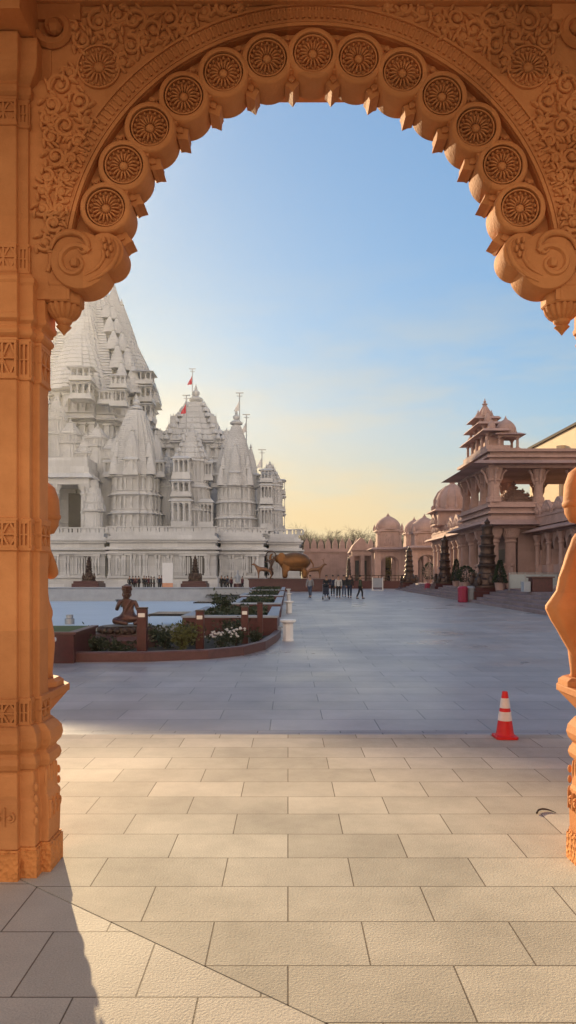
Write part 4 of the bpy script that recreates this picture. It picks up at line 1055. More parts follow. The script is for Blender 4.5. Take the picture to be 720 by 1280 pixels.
for (a, yb, yt) in ((148, 508, 486), (148, 485, 468), (133, 505, 487.5)): balcony(oM, px(a, 107), 107.4 + .06 * (a < 140), pz(yb, 107), pz(yt, 107), 1.2, .7)
# left front porch, lower shoulders and their small roofs
def block(x0, x1, y0, y1, zt_, z0=6.5, name='shoulder'):
    m = MB(); m.box(x0, x1, y0, y1, z0, zt_)
    n = max(2, int((zt_ - z0) / 1.0))
    for k in range(n):
        z = z0 + (zt_ - z0) * k / n; e = .12 + .16 * (k % 3 == 2)
        m.box(x0 - e, x1 + e, y0 - e, y1 + e, z + .55, z + .78); 
    m.box(x0 - .7, x1 + .7, y0 - .7, y1 + .7, zt_ + .002, zt_ + .25, .2); m.box(x0 - .2, x1 + .2, y0 - .2, y1 + .2, zt_ + .252, zt_ + .9)
    return m.build(name, MARBLE3, TP)
Y = 100.0
block(px(-120, Y), px(86, Y), Y + 3, Y + 14, pz(590, Y), name='left_shoulder')
block(px(-100, Y), px(76, Y), Y + 7, Y + 18, pz(540, Y), pz(590, Y), 'left_shoulder')
block(px(88, Y), px(124, Y), Y + 6, Y + 14, pz(566, Y), name='left_shoulder')
m = MB()
X0, X1 = px(20, 98), px(112, 98)
m.box(X0, X1, 97.5, 103, pz(606, 98), pz(598, 98)); m.box(X0 - .5, X1 + .6, 97.0, 103, pz(597.8, 98), pz(592, 98), .5); m.box(X0, X1, 97.6, 103, pz(591.8, 98), pz(584, 98)); m.box(X0 + .3, X1 - .3, 97.9, 103, pz(583.8, 98), pz(572, 98))
for x in (30, 44, 58, 70, 104, 110): colm(m, px(x, 98), 98.2, 7.2, pz(606, 98), .38)
po = m.build('portico', MARBLE2, TP)
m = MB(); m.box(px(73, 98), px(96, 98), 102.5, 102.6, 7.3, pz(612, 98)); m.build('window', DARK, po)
m = MB(); samvarana(m, px(116, 98), 98.4, pz(640, 98), 1.5, pz(600, 98) - pz(640, 98), 4, .2); m.plan(px(116, 98), 98.4, RATHA, [(7.0, 1.2), (pz(640, 98), 1.2)]); m.build('kiosk', MARBLE3, TP)
for (x, yb, yt) in ((108, 585, 545), (122, 560, 535), (88, 556, 528), (70, 545, 500), (140, 575, 548), (208, 610, 570)):
    m = MB(); d_ = 104.5; hh = pz(yt, d_) - pz(yb, d_); storey(m, None, px(x, d_), d_, 1.6, pz(yb, d_), pz(yb, d_) + hh * .45); samvarana(m, px(x, d_), d_, pz(yb, d_) + hh * .45, 1.55, hh * .5, 4, .2); m.plan(px(x, d_), d_, RATHA, [(6.5, 1.35), (pz(yb, d_), 1.35)]); m.build('kiosk', MARBLE3, TP)
# hall added out of view left of the main spire to shade the plaza
m = MB(); X0, X1 = -58.0, -34.8; HT = 26.3
m.box(X0, X1, 100.2, 128, 6.5, HT)
for k in range(9): m.box(X0 - .3, X1 + .3, 99.9, 128.2, 8 + k * 2.1, 8.5 + k * 2.1)
for k in range(12): colm(m, X0 + .9 + k * 1.82, 99.95, 6.6, 12, .35)
m.box(X0 - .5, X1 + .5, 99.7, 128.4, HT + .002, HT + .5)
m.box(-38.0, X1 - .2, 99.9, 106, HT + .502, HT + .9); m.box(-36.9, X1 - .4, 100, 105, HT + .901, HT + 1.4)  # raised roof blocks added to dim the right of the gate floor
m.build('shadow_hall', MARBLE3, TP)
# long shoulder joining the spires
m = MB(); m.box(px(186, 108), px(345, 108), 106.5, 128, 6.5, pz(630, 106)); m.box(px(190, 108), px(330, 108), 109, 126, pz(630, 106) + .001, pz(606, 108)); m.box(px(188, 108), px(332, 108), 108.6, 126.4, pz(606, 108) + .001, pz(602, 108)); m.build('rear_wall', MARBLE2, TP)
# terrace parapet with small posts
m = MB()
for (a, b, y) in ((20, 133, PLY + 1.0), (133, 272, PLY - 1.0), (272, 334, PLY + 1.2), (334, 379, PLY + 4.8)):
    X0, X1 = px(a, y), px(b, y); n = int((X1 - X0) / 1.1)
    X0 += .02 * (y % 1.7); m.box(X0, X1, y, y + .25, 7.265, 7.40); m.box(X0, X1, y - .05, y + .3, 7.95, 8.1)
    for k in range(n + 1): X = X0 + (X1 - X0) * k / n; m.box(X - .14, X + .14, y + .02, y + .23, 7.401, 7.949)
    for k in range(n): X = X0 + (X1 - X0) * (k + .5) / n; m.box(X - .28, X + .28, y + .08, y + .16, 7.401, 7.949)
m.build('parapet', MARBLE2, TP)
# flags on poles
def flag(x, Y, ytop, ybot, mf, h=.9):
    X = px(x, Y); t_ = pz(ytop, Y); b = pz(ybot, Y)
    m = MB(); m.tube([(X, Y, b), (X, Y, t_)], .07, 6); m.box(X - .55, X + .55, Y - .05, Y + .05, t_ - .08, t_ + .04); m.box(X - .4, X + .4, Y - .05, Y + .05, t_ - .5, t_ - .42)
    p = m.build('flagpole', METAL, TP)
    m = MB(); zf = t_ - 1.1; pts = []
    for i in range(9):
        u = i / 8; pts.append((X - .06 - .75 * u, Y + .14 * math.sin(u * 6), zf - 1.5 * u, 1.3 * (1 - u) + .1))
    vs = []; fs = []
    for (a, y_, z_, hh) in pts: vs += [(a, y_, z_), (a, y_, z_ - hh), (a, y_ + .03, z_ - hh), (a, y_ + .03, z_)]
    for i in range(8):
        o = 4 * i
        for k in range(4): j = (k + 1) % 4; fs.append((o + k, o + j, o + 4 + j, o + 4 + k))
    fs += [(3, 2, 1, 0), (32, 33, 34, 35)]
    m.add(vs, fs); m.build('flag', mf, p, smooth=True)
flag(240.5, 118, 461, 505, FLAGR); flag(233, 101, 494, 542, FLAGR); flag(299.5, 102, 491, 530, FLAGW); flag(308, 103, 518, 560, FLAGW); flag(327.5, 102, 562, 585, FLAGW)
# ================================================================== RIGHT-HAND SANDSTONE BUILDINGS
TZ = .75      # terrace level
def arch_poly(w, h0, h1, n=10):          # pointed opening outline (x, z), springing at h0
    pts = [(-w, h0)]
    for k in range(1, n):
        u = k / n; a = PI * (1 - u); pts.append((w * math.cos(a), h0 + (h1 - h0) * (math.sin(a) ** .75)))
    pts.append((w, h0)); return pts
def spandrel(mb, w, h0, h1, tw, top, y0, y1, org, ax):
    """solid panel (half width tw, from h0 to top) with a pointed arch cut out; org = (x, y) centre, ax = unit direction along the wall"""
    n = 12; ap = arch_poly(w, h0, h1, n)
    vs, fs = [], []
    def P(s, dpt, z): return (org[0] + ax[0] * s - ax[1] * dpt, org[1] + ax[1] * s + ax[0] * dpt, z)
    for (s, z) in ap:
        tz = top; ts = s / w * tw
        for dpt in (y0, y1): vs += [P(s, dpt, z), P(ts, dpt, tz)]
    k = len(ap)
    for i in range(k - 1):
        o = 4 * i; p = o + 4
        fs += [(o, p, p + 1, o + 1), (o + 2, o + 3, p + 3, p + 2), (o, o + 2, p + 2, p), (o + 1, p + 1, p + 3, o + 3)]
    fs += [(0, 1, 3, 2), (4 * (k - 1), 4 * (k - 1) + 2, 4 * (k - 1) + 3, 4 * (k - 1) + 1)]
    mb.add(vs, fs)
    o0 = len(mb.v)
    for s in (-1, 1):                       # side fill from arch springing out to the bay edge
        pass
    return mb
def onion(mb, x, y, z, r, h, seg=24):
    mb.lathe(x, y, [(r * 1.12, z), (r * 1.12, z + .05 * h), (r, z + .07 * h), (r * 1.03, z + .2 * h), (r * .98, z + .35 * h), (r * .82, z + .52 * h), (r * .55, z + .67 * h), (r * .28, z + .77 * h), (r * .13, z + .82 * h), (r * .16, z + .85 * h), (r * .05, z + .89 * h), (r * .08, z + .92 * h), (.01, z + h)], seg)
def kiosk(x, y, z, w, hc, hd, parent, m1=PINKC, seg=20, name='kiosk'):
    """four-pillared domed roof kiosk"""
    m = MB(); m.box(x - w * 1.05, x + w * 1.05, y - w * 1.05, y + w * 1.05, z, z + .14)
    for sx in (-1, 1):
        for sy in (-1, 1): colm(m, x + sx * w * .82, y + sy * w * .82, z + .141, z + hc - .12, w * .12)
    m.box(x - w, x + w, y - w, y + w, z + hc - .118, z + hc)
    m.box(x - w * 1.45, x + w * 1.45, y - w * 1.45, y + w * 1.45, z + hc + .001, z + hc + .16, w * .42)
    o = m.build(name, m1, parent)
    d = MB(); onion(d, x, y, z + hc + .162, w * .92, hd, seg)
    for k in range(8):
        a = 2 * PI * k / 8; d.lathe(x + w * .95 * math.cos(a), y + w * .95 * math.sin(a), [(w * .13, z + hc + .16), (w * .13, z + hc + .16 + hd * .12), (w * .04, z + hc + .16 + hd * .22), (.01, z + hc + .16 + hd * .3)], 6)
    d.build('dome', m1, o, smooth=True, flat_angle=50)
    return o
def gable_relief(mb, x, y0, z, w, h, face):      # carved parapet panel, facing -X ('x') or -Y ('y')
    n = 9; pts = []
    for k in range(n + 1):
        u = -1 + 2 * k / n; pts.append((u * w, z + h * (.35 + .65 * math.cos(u * PI / 2) ** 1.2)))
    pts = [(-w, z)] + pts + [(w, z)]
    if face == 'y': mb.prism_y([(x + a, b) for a, b in reversed(pts)], y0, y0 + .22)
    else: mb.prism_x([(y0 + a, b) for a, b in pts], x, x + .22)
    for k in range(5):
        u = (-.7 + .35 * k) * w; hh = h * (.30 + .5 * math.cos(u / w * PI / 2))
        c = (x + u, y0 - .03, z + hh * .55) if face == 'y' else (x - .03, y0 + u, z + hh * .55)
        mb.ell(c, (w * .13, .10, hh * .36) if face == 'y' else (.10, w * .13, hh * .36), 8, 6)

# --- broad stairs up to the terrace
SX0, SY0, SX1, SY1 = 11.1, 29.6, 13.4, 90.0
def sx_at(y): return SX0 + (SX1 - SX0) * (y - SY0) / (SY1 - SY0)
t = thing('plaza_stairs', 'long broad stone steps rising from the plaza to the right-hand terrace', 'stairs', (13, 40, PLZ))
for k in range(5):
    m = MB(); z1 = PLZ + .17 * (k + 1); i = .42 * k
    m.prism_z([(SX0 + i, SY0), (SX1 + i, SY1), (SX1 + 2.6, SY1), (SX0 + 2.6, SY0)], PLZ + .17 * k + (.001 if k else 0), z1)
    m.build('step', STEP, t)
m = MB(); m.box(SX0 - .1, SX0 + 2.7, SY0 - .42, SY0 - .01, PLZ, TZ + .35); m.box(SX0 - .16, SX0 + 2.76, SY0 - .48, SY0 + .04, TZ + .352, TZ + .45); m.build('cheek_wall', PINK, t)
m = MB(); m.prism_z([(SX0 + 2.61, SY0 - .4), (SX1 + 2.61, SY1), (60, SY1), (60, SY0 - .4)], PLZ, TZ); struct('terrace_pavement', m, PINK)

# --- arcade wing on the right
t = thing('arcade_wing', 'shaded pink sandstone arcade wing with pointed arches and carved parapet at the right', 'building', (17.2, 44, TZ))
XW = 17.2; pitch = 2.15; ys = [50.3 - pitch * k for k in range(-2, 9)]
m = MB(); m.box(XW + .5, 24, 32, 57, TZ, 4.9); m.build('wall', PINK, t)
for y in ys:
    m = MB(); yy = y + pitch * .5
    m.box(XW - .02, XW + .5, yy - .26, yy + .26, TZ, 3.36); m.box(XW + .0, XW + .5, yy - .5, yy + .5, 3.361, 4.451) if False else None
    colm(m, XW - .12, yy, TZ, 4.4, .17)
    m.ell((XW - .02, yy, 2.0), (.22, .24, .55), 8, 6); m.ell((XW - .05, yy, 2.68), (.14, .15, .17), 8, 6)
    m.build('pier', PINKC, t)
    m = MB(); m.box(XW + .05, XW + .5, y - pitch * .5 + .261, y + pitch * .5 - .261, TZ, 2.35); m.build('dado', PINKC, t)
for y in ys: m = MB(); spandrel(m, .56, 3.35, 4.15, pitch * .5 - .002, 4.45, -.02, .45, (XW + .45, y), (0, 1)); m.build('pointed_arch', PINKC, t)
m = MB()
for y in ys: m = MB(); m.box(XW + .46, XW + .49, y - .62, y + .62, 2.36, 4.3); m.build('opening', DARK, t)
m = MB(); m.box(XW - .12, 24, 31.8, 57.1, 4.452, 4.62); m.prism_y([(XW - .95, 4.55), (XW - .95, 4.64), (XW + .2, 5.02), (XW + .4, 5.02), (XW + .4, 4.625)], 31.6, 57.2); m.build('eave', PINK, t)
m = MB()
m.box(XW - .05, XW + .3, 31.8, 57, 5.025, 5.2); m.box(XW - .02, XW + .25, 31.8, 57, 5.201, 5.62); m.box(XW - .08, XW + .32, 31.8, 57, 5.621, 5.74)
for k in range(11): gable_relief(m, XW - .02, 33 + 2.15 * k, 5.741, .95, .95, 'x')
m.build('parapet', PINKC, t)

# --- two-storey porch
t = thing('storeyed_porch', 'two-storey pink sandstone porch with open upper hall, kiosk and small spire on its roof', 'building', (16, 54, TZ))
m = MB()
PX0, PX1, PY0, PY1 = 14.0, 20.5, 50.0, 58.6
pc = [(14.35, 50.35), (15.55, 50.35), (14.35, 52.9), (14.35, 55.6), (14.35, 58.2), (17.2, 58.2), (20, 58.2)]
for x, y in pc:
    m = MB(); m.plan(x, y, RATHA, [(TZ, .50), (TZ + .5, .50), (TZ + .52, .40), (TZ + .9, .36), (TZ + .95, .42), (TZ + 1.2, .36), (3.9, .34), (4.0, .42), (4.15, .36), (4.3, .5), (4.7, .62), (4.9, .62)])
    for a, b in ((0, -.42), (-.42, 0)): m.ell((x + a, y + b, 1.75), (.17, .17, .5), 8, 6); m.ell((x + a, y + b, 2.36), (.12, .12, .14), 8, 6)
    m.build('lower_column', PINKC, t)
m = MB()
for (x0, y0, x1, y1) in ((14.35, 50.35, 15.55, 50.35), (14.35, 50.35, 14.35, 52.9), (14.35, 52.9, 14.35, 55.6), (14.35, 55.6, 14.35, 58.2)):
    L_ = math.hypot(x1 - x0, y1 - y0); ax = ((x1 - x0) / L_, (y1 - y0) / L_)
    m = MB(); spandrel(m, L_ / 2 - .36, 3.7, 4.55, L_ / 2 - .33, 4.9, -.12, .12, ((x0 + x1) / 2, (y0 + y1) / 2), ax); m.build('pointed_arch', PINKC, t)
m = MB(); m.box(16.05, 20.4, 50.25, 58.5, TZ, 4.9); m.build('inner_wall', PINK, t)
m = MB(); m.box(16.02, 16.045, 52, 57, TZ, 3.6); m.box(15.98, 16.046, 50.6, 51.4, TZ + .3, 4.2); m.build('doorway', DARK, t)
m = MB()
m.box(PX0 - .1, PX1, PY0 - .1, PY1 + .1, 4.902, 5.12)
m.box(PX0 - 1.0, PX1 + .2, PY0 - 1.0, PY1 + 1.0, 5.122, 5.5, .75)
m.build('eave', PINK, t)
m = MB()
for (z, e, h) in ((5.502, .1, .25), (5.754, -.15, .2), (5.956, .12, .14), (6.098, -.1, .28), (6.38, .16, .16), (6.542, -.05, .22)): m.box(PX0 - e, PX1, PY0 - e, PY1 + e, z, z + h - .002)
m.build('terrace_band', PINK, t)
UC = [(14.4, 50.4), (14.4, 52.9), (14.4, 55.5), (14.4, 58.1), (17.6, 50.6), (20.2, 50.6), (17.6, 58.1), (20.2, 58.1), (23.5, 50.6)]
m = MB()
for i, (x, y) in enumerate(UC):
    m = MB(); r = .40 if i == 0 else .30
    m.plan(x, y, RATHA, [(6.76, r * 1.25), (7.1, r * 1.25), (7.12, r), (8.2, r * .9), (8.25, r * 1.15), (8.4, r), (8.7, r * 1.25), (9.0, r * 1.5), (9.1, r * 1.5)])
    for a, b in ((1, 0), (-1, 0), (0, 1), (0, -1)):
        m.tube([(x + a * r * .9, y + b * r * .9, 8.0), (x + a * r * 1.35, y + b * r * 1.35, 8.4), (x + a * r * 1.5, y + b * r * 1.5, 8.7), (x + a * r * 2.2, y + b * r * 2.2, 9.05)], [.06, .10, .08, .11], 6)
    m.build('upper_column', PINKC, t)
m = MB()
m.box(PX0 - .1, 25, PY0 - .1, PY1 + .3, 9.102, 9.32)
m.box(PX0 - 1.35, 25.2, PY0 - .9, PY1 + 1.0, 9.0 + .322, 9.6, .5); m.build('roof_eave', PINK, t)
m = MB()
for (z, e, h) in ((9.602, .0, .22), (9.824, .22, .16), (9.986, -.05, .24), (10.228, .2, .2)): m.box(PX0 - e, 25, PY0 - e, PY1 + e, z, z + h - .002)
m.box(24.0, 25.1, PY0 - .6, PY1, 9.603, 10.44); m.build('roof_slab', PINK, t)
# roof shrine: tiers of little porches and a spire, facing the plaza
m = MB(); xs, ys_ = 14.55, 53.6
m.box(xs - .7, xs + 1.0, ys_ - 3.3, ys_ + 3.3, 10.43, 10.75)
for k, (hw, z0, z1) in enumerate(((3.0, 10.75, 11.75), (1.9, 11.8, 12.5), (1.05, 12.55, 13.1))):
    m.box(xs - .3, xs + .75, ys_ - hw * .85, ys_ + hw * .85, z0, z1)
    for i in range(5 - k):
        y = ys_ - hw * .9 + 1.8 * hw * i / (4 - k); colm(m, xs - .48, y, z0, z1 - .02, .10)
    m.box(xs - 1.0, xs + 1.0, ys_ - hw * 1.15, ys_ + hw * 1.15, z1 + .001, z1 + .18, .15)
    for s in (-1, 1): onion(m, xs - .2, ys_ + s * hw * .95, z1 + .18, .28 - .04 * k, .8, 10)
sp = m.build('roof_shrine', PINKC, t)
m = MB(); spire_mesh(m, xs + .1, ys_, 13.28, .62, 1.0, 7, 1.3, .2, 1); m.lathe(xs + .1, ys_, fin_prof(14.25, .2), 10); m.build('spire', PINKC, sp)
kiosk(px(632, 51.2), 51.2, 10.43, .78, 1.05, 1.35, t)
m = MB(); samvarana(m, px(643, 56), 56.2, 6.77, 2.1, 1.5, 5, .16); m.build('inner_roof', PINKC, t)

# --- long pale hall behind, lit by the low sun
t = thing('rear_hall', 'tall plain pale sandstone hall behind the two-storey porch, glowing in the sun', 'building', (35, 60, TZ))
m = MB(); m.box(25.2, 50, 38, 75, TZ, 14.75); m.build('wall', PALE, t); m = MB(); m.box(25.0, 50.2, 37.8, 75.2, 14.752, 14.98); m.build('coping', JOINT, t)
m = MB()
for k in range(5): colm(m, 25.05, 45 + 7 * k, TZ, 13.5, .3)
m.build('pilaster', PALE, t)
m = MB(); m.box(25.6, 27.4, 41, 43.2, 14.985, 16.4, .3); m.box(25.3, 27.7, 40.7, 43.5, 16.402, 16.6, .2); m.build('roof_vent', PINK, t)

# --- sunlit colonnade beyond the porch with a domed corner tower
t = thing('sunlit_colonnade', 'sunlit golden pink colonnade with carved balcony and a big ribbed dome beyond the porch', 'building', (17, 68, TZ))
XC = 15.6
m = MB(); m.box(XC + 1.2, 23, 60.2, 78, TZ, 5.2); m.build('wall', PINK, t)
m = MB()
for k in range(10): m = MB(); colm(m, XC + .3, 60.9 + 1.85 * k, TZ, 5.0, .24); m.build('column', PINKC, t)
m = MB(); m.box(XC, 23, 60.2, 78, 5.002, 5.3); m.box(XC - .75, 23, 59.9, 78.6, 5.302, 5.52, .2); m.build('eave', PINK, t)
m = MB(); m.box(XC - .05, XC + .2, 60.2, 78, 5.522, 6.0)
for k in range(7): gable_relief(m, XC - .1, 61.6 + 2.45 * k, 6.001, 1.15, 1.3, 'x')
m.box(XC + .21, 22.5, 60.4, 77.8, 5.523, 6.6); m.build('balcony', PINKC, t)
DX, DY = px(567, 72), 72.6
m = MB(); m.box(DX - 1.75, DX + 1.75, DY - 1.75, DY + 1.75, 6.602, 8.0); 
for s in (-1, 1):
    for q in (-1, 1): colm(m, DX + s * 1.62, DY + q * 1.62, 6.61, 8.0, .17)
gable_relief(m, DX - 1.95, DY, 6.65, 1.1, 1.2, 'x'); gable_relief(m, DX, DY - 1.95, 6.65, 1.1, 1.2, 'y')
m.box(DX - 2.25, DX + 2.25, DY - 2.25, DY + 2.25, 8.002, 8.2, .2); tw = m.build('dome_tower', PINKC, t)
m = MB(); onion(m, DX, DY, 8.202, 1.75, 3.3, 28)
for k in range(12):
    a = 2 * PI * k / 12
    m.tube([(DX + 1.80 * math.cos(a), DY + 1.8 * math.sin(a), 8.4), (DX + 1.82 * math.cos(a), DY + 1.82 * math.sin(a), 9.2), (DX + 1.4 * math.cos(a), DY + 1.4 * math.sin(a), 10.0), (DX + .6 * math.cos(a), DY + .6 * math.sin(a), 10.65)], [.11, .11, .10, .06], 6)
    m.ell((DX + 1.95 * math.cos(a), DY + 1.95 * math.sin(a), 8.4), (.2, .2, .3), 6, 5)
m.build('dome', PINKC, tw, smooth=True, flat_angle=45)
for q in (-1, 1): kiosk(DX + 1.0, DY + q * 4.2, 6.61, .5, .7, .9, t)

# --- glass railing, dark shrubs, red counter on the terrace
t = thing('glass_railing', 'low frosted glass railing on the terrace beside the porch', 'railing', (14.5, 43.0, TZ))
for k in range(4):
    m = MB(); X = 13.1 + .95 * k; m.box(X, X + .9, 42.5, 42.53, TZ + .12, TZ + .95); m.build('pane', GLASS, t)
m = MB()
for k in range(5): X = 13.06 + .95 * k; m.box(X - .025, X + .025, 42.47, 42.56, TZ, TZ + 1.0)
m.box(13.03, 16.9, 42.48, 42.55, TZ + 1.002, TZ + 1.05); m.build('frame', METAL, t)
t = thing('ticket_counter', 'dark red box counter on the terrace below the arcade', 'counter', (px(676, 39), 39, TZ))
X = px(676, 39); m = MB(); m.box(X - .55, X + .55, 38.7, 39.4, TZ, TZ + .75); m.build('body', REDG, t, bevel=.02); m = MB(); m.box(X - .62, X + .62, 38.6, 39.5, TZ + .752, TZ + .82); m.build('top', REDC, t)
m = MB(); m.box(X - .98, X - .62, 38.8, 39.3, TZ, TZ + .55); m.build('side_panel', GREYS, t)
def cone_bush(x, y, z, h, w, label, seed, rnd=False):
    rr = random.Random(seed); t = thing('potted_shrub', label, 'shrub', (x, y, z))
    m = MB(); m.lathe(x, y, [(.26, z), (.34, z + .42), (.37, z + .45), (.30, z + .43)], 14); m.build('pot', PINK, t, smooth=True)
    m = MB(); m.tube([(x, y, z + .3), (x, y, z + h * .9)], [.04, .02], 5); m.build('stem', BARK, t)
    lf = MB()
    for i in range(700):
        u = rr.random(); a = rr.uniform(0, 6.28)
        r = (w * math.sin(PI * min(1, u * .92 + .08)) ** .6 if rnd else w * (1 - u) ** .85) * math.sqrt(rr.uniform(.35, 1)) * rr.uniform(.8, 1.1)
        p = Vector((x + r * math.cos(a), y + r * math.sin(a), z + .42 + (h - .42) * u)); d = Vector((math.cos(a), math.sin(a), rr.uniform(-.2, .9))).normalized()
        v = d.cross(Vector((rr.uniform(-1, 1), rr.uniform(-1, 1), .3))).normalized(); L_ = .16
        lf.add([p, p + d * L_ * .5 + v * .04, p + d * L_, p + d * L_ * .5 - v * .04], [(0, 1, 2, 3)])
    lf.build('foliage', LEAF, t)
cone_bush(px(625, 43.5), 43.5, TZ, 1.75, .42, 'dark pointed potted shrub right of the largest lamp tower', 1)
cone_bush(px(586, 48.7), 49.4, TZ, 1.5, .62, 'dark round potted shrub left of the largest lamp tower', 2, True)
cone_bush(px(574, 58), 59, TZ, 2.2, .45, 'dark pointed potted shrub in front of the sunlit colonnade', 3)
cone_bush(px(536.5, 84), 84, TZ, 2.4, .8, 'dark round potted shrub beside the far domed gate', 4, True)

# ================================================================== FAR WALL AND DOMED GATES
FW = 122.0
t = thing('crenellated_wall', 'long pink sandstone boundary wall with pointed crenellations below the bare trees', 'wall', (12, FW, PLZ))
X0, X1 = px(379, FW), px(566, FW)
m = MB(); m.box(X0, X1, FW, FW + 1.2, PLZ, 5.6); m.box(X0 - .1, X1 + .1, FW - .2, FW + 1.4, 5.602, 5.85); m.box(X0, X1, FW + .1, FW + .9, 5.852, 6.25); 
n = 24
for k in range(n):
    x = X0 + (X1 - X0) * k / n; m.box(x, x + .28, FW - .14, FW - .002, PLZ, 5.6)
m.build('wall', PINK, t)
m = MB(); n = 21
for k in range(n):
    x = X0 + (X1 - X0) * (k + .5) / n; m = MB(); m.prism_y([(x + a * .46, 6.252 + b) for a, b in ((-1, 0), (1, 0), (1, .7), (.75, 1.15), (.3, 1.5), (0, 1.8), (-.3, 1.5), (-.75, 1.15), (-1, .7))], FW + .25, FW + .7); m.build('crenellation', PINK, t)
def domed_gate(x, Y, w, ztop, label, arch_open=True):
    t = thing('domed_gate', label, 'gatehouse', (x, Y, PLZ), 0, 'domed sandstone gates at the far end')
    m = MB(); ze = 5.2
    for s in (-1, 1):
        for q in (0, 1): m.box(x + s * w - .45, x + s * w + .45, Y + q * 3.4 - .45, Y + q * 3.4 + .45, PLZ, ze); m.box(x + s * w - .6, x + s * w + .6, Y + q * 3.4 - .6, Y + q * 3.4 + .6, PLZ, .7)
    m.build('pier', PINKC, t)
    for q in (0, 1): m = MB(); spandrel(m, w - .46, 3.2, 4.5, w - .43, ze, -.25, .25, (x, Y + q * 3.4), (1, 0)); m.build('pointed_arch', PINKC, t)
    m = MB(); m.box(x - w - .7, x + w + .7, Y - .8, Y + 4.2, ze + .002, ze + .22); m.box(x - w - 1.2, x + w + 1.2, Y - 1.3, Y + 4.7, ze + .222, ze + .5, .45); m.build('eave', PINK, t)
    zu = ztop - 2.75
    m = MB(); m.box(x - w * .92, x + w * .92, Y + .1, Y + 3.3, ze + .502, zu)
    for s in (-1, 1): colm(m, x + s * w * .9, Y + .05, ze + .503, zu, .2)
    gable_relief(m, x, Y - .02, ze + .503, w * .55, (zu - ze) * .75, 'y')
    m.box(x - w * 1.12, x + w * 1.12, Y - .15, Y + 3.6, zu + .002, zu + .25, .12)
    st = m.build('upper_storey', PINKC, t)
    m = MB()
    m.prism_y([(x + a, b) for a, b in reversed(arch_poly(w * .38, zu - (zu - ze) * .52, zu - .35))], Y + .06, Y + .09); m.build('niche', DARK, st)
    d = MB(); onion(d, x, Y + 1.7, zu + .252, w * 1.02, ztop - zu - .25, 24)
    for s in (-1, 1):
        for q in (0, 1): d.lathe(x + s * w * 1.02, Y + 3.4 * q, [(.22, zu + .25), (.22, zu + .6), (.1, zu + .9), (.01, zu + 1.2)], 6)
    d.build('dome', PINKC, t, smooth=True, flat_angle=45)
    return t
domed_gate(px(487, 104), 104, 1.75, pz(640, 104), 'domed sandstone gate with yellow foliage showing through its arch, left of two taller ones')
domed_gate(px(533.5, 98), 98, 1.72, pz(641, 98), 'largest far domed sandstone gate, next to the sunlit colonnade')
domed_gate(px(520, 112), 112, 1.5, pz(645, 112), 'domed sandstone gate half hidden behind the largest one')
t = thing('link_arcade', 'low sandstone arcade linking the far domed gates', 'arcade', (15, 108, PLZ))
m = MB(); X0, X1 = px(440, 110), px(545, 110)
m.box(X0, X1, 110, 111, 4.7, 5.5); m.box(X0 - .2, X1, 109.7, 111.3, 5.502, 5.75)
for k in range(9): x = X0 + (X1 - X0) * k / 8; m.box(x - .3, x + .3, 110, 111, PLZ, 4.699)
m.build('wall', PINKC, t)
t = thing('gabled_pavilion', 'small pink pavilion with curved gable in front of the crenellated wall', 'pavilion', (px(451, 112), 112, PLZ))
x = px(451, 112); m = MB(); m.box(x - 1.5, x + 1.5, 112, 115, PLZ, 5.2); m.box(x - 1.9, x + 1.9, 111.6, 115.4, 5.202, 5.5, .2); m.prism_y([(x - 1.7, 5.502), (x + 1.7, 5.502), (x + 1.2, 6.4), (x + .5, 7.1), (x, 7.6), (x - .5, 7.1), (x - 1.2, 6.4)], 112.1, 114.8); m.build('body', PINKC, t)
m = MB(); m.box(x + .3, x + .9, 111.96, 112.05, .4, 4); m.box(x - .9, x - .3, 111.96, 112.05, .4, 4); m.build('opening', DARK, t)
t = thing('low_planter_wall', 'low dark red wall with railing across the far end of the plaza', 'wall', (9, 97, PLZ))
m = MB(); m.box(px(396, 97), px(507, 97), 97, 97.5, PLZ, .95); m.build('wall', REDG, t)
m = MB(); m.box(px(440, 97), px(507, 97), 97.2, 97.3, 1.62, 1.72); m.box(px(440, 97), px(507, 97), 97.2, 97.3, 1.25, 1.32)
for k in range(9): X = px(440 + 8.3 * k, 97); m.box(X - .06, X + .06, 97.18, 97.32, .951, 1.62)
m.build('railing', BRONZE, t)
m = MB(); m.box(px(400, 110), px(520, 110), 98.5, 109.6, PLZ, .62); struct('far_path', m, WHITE)
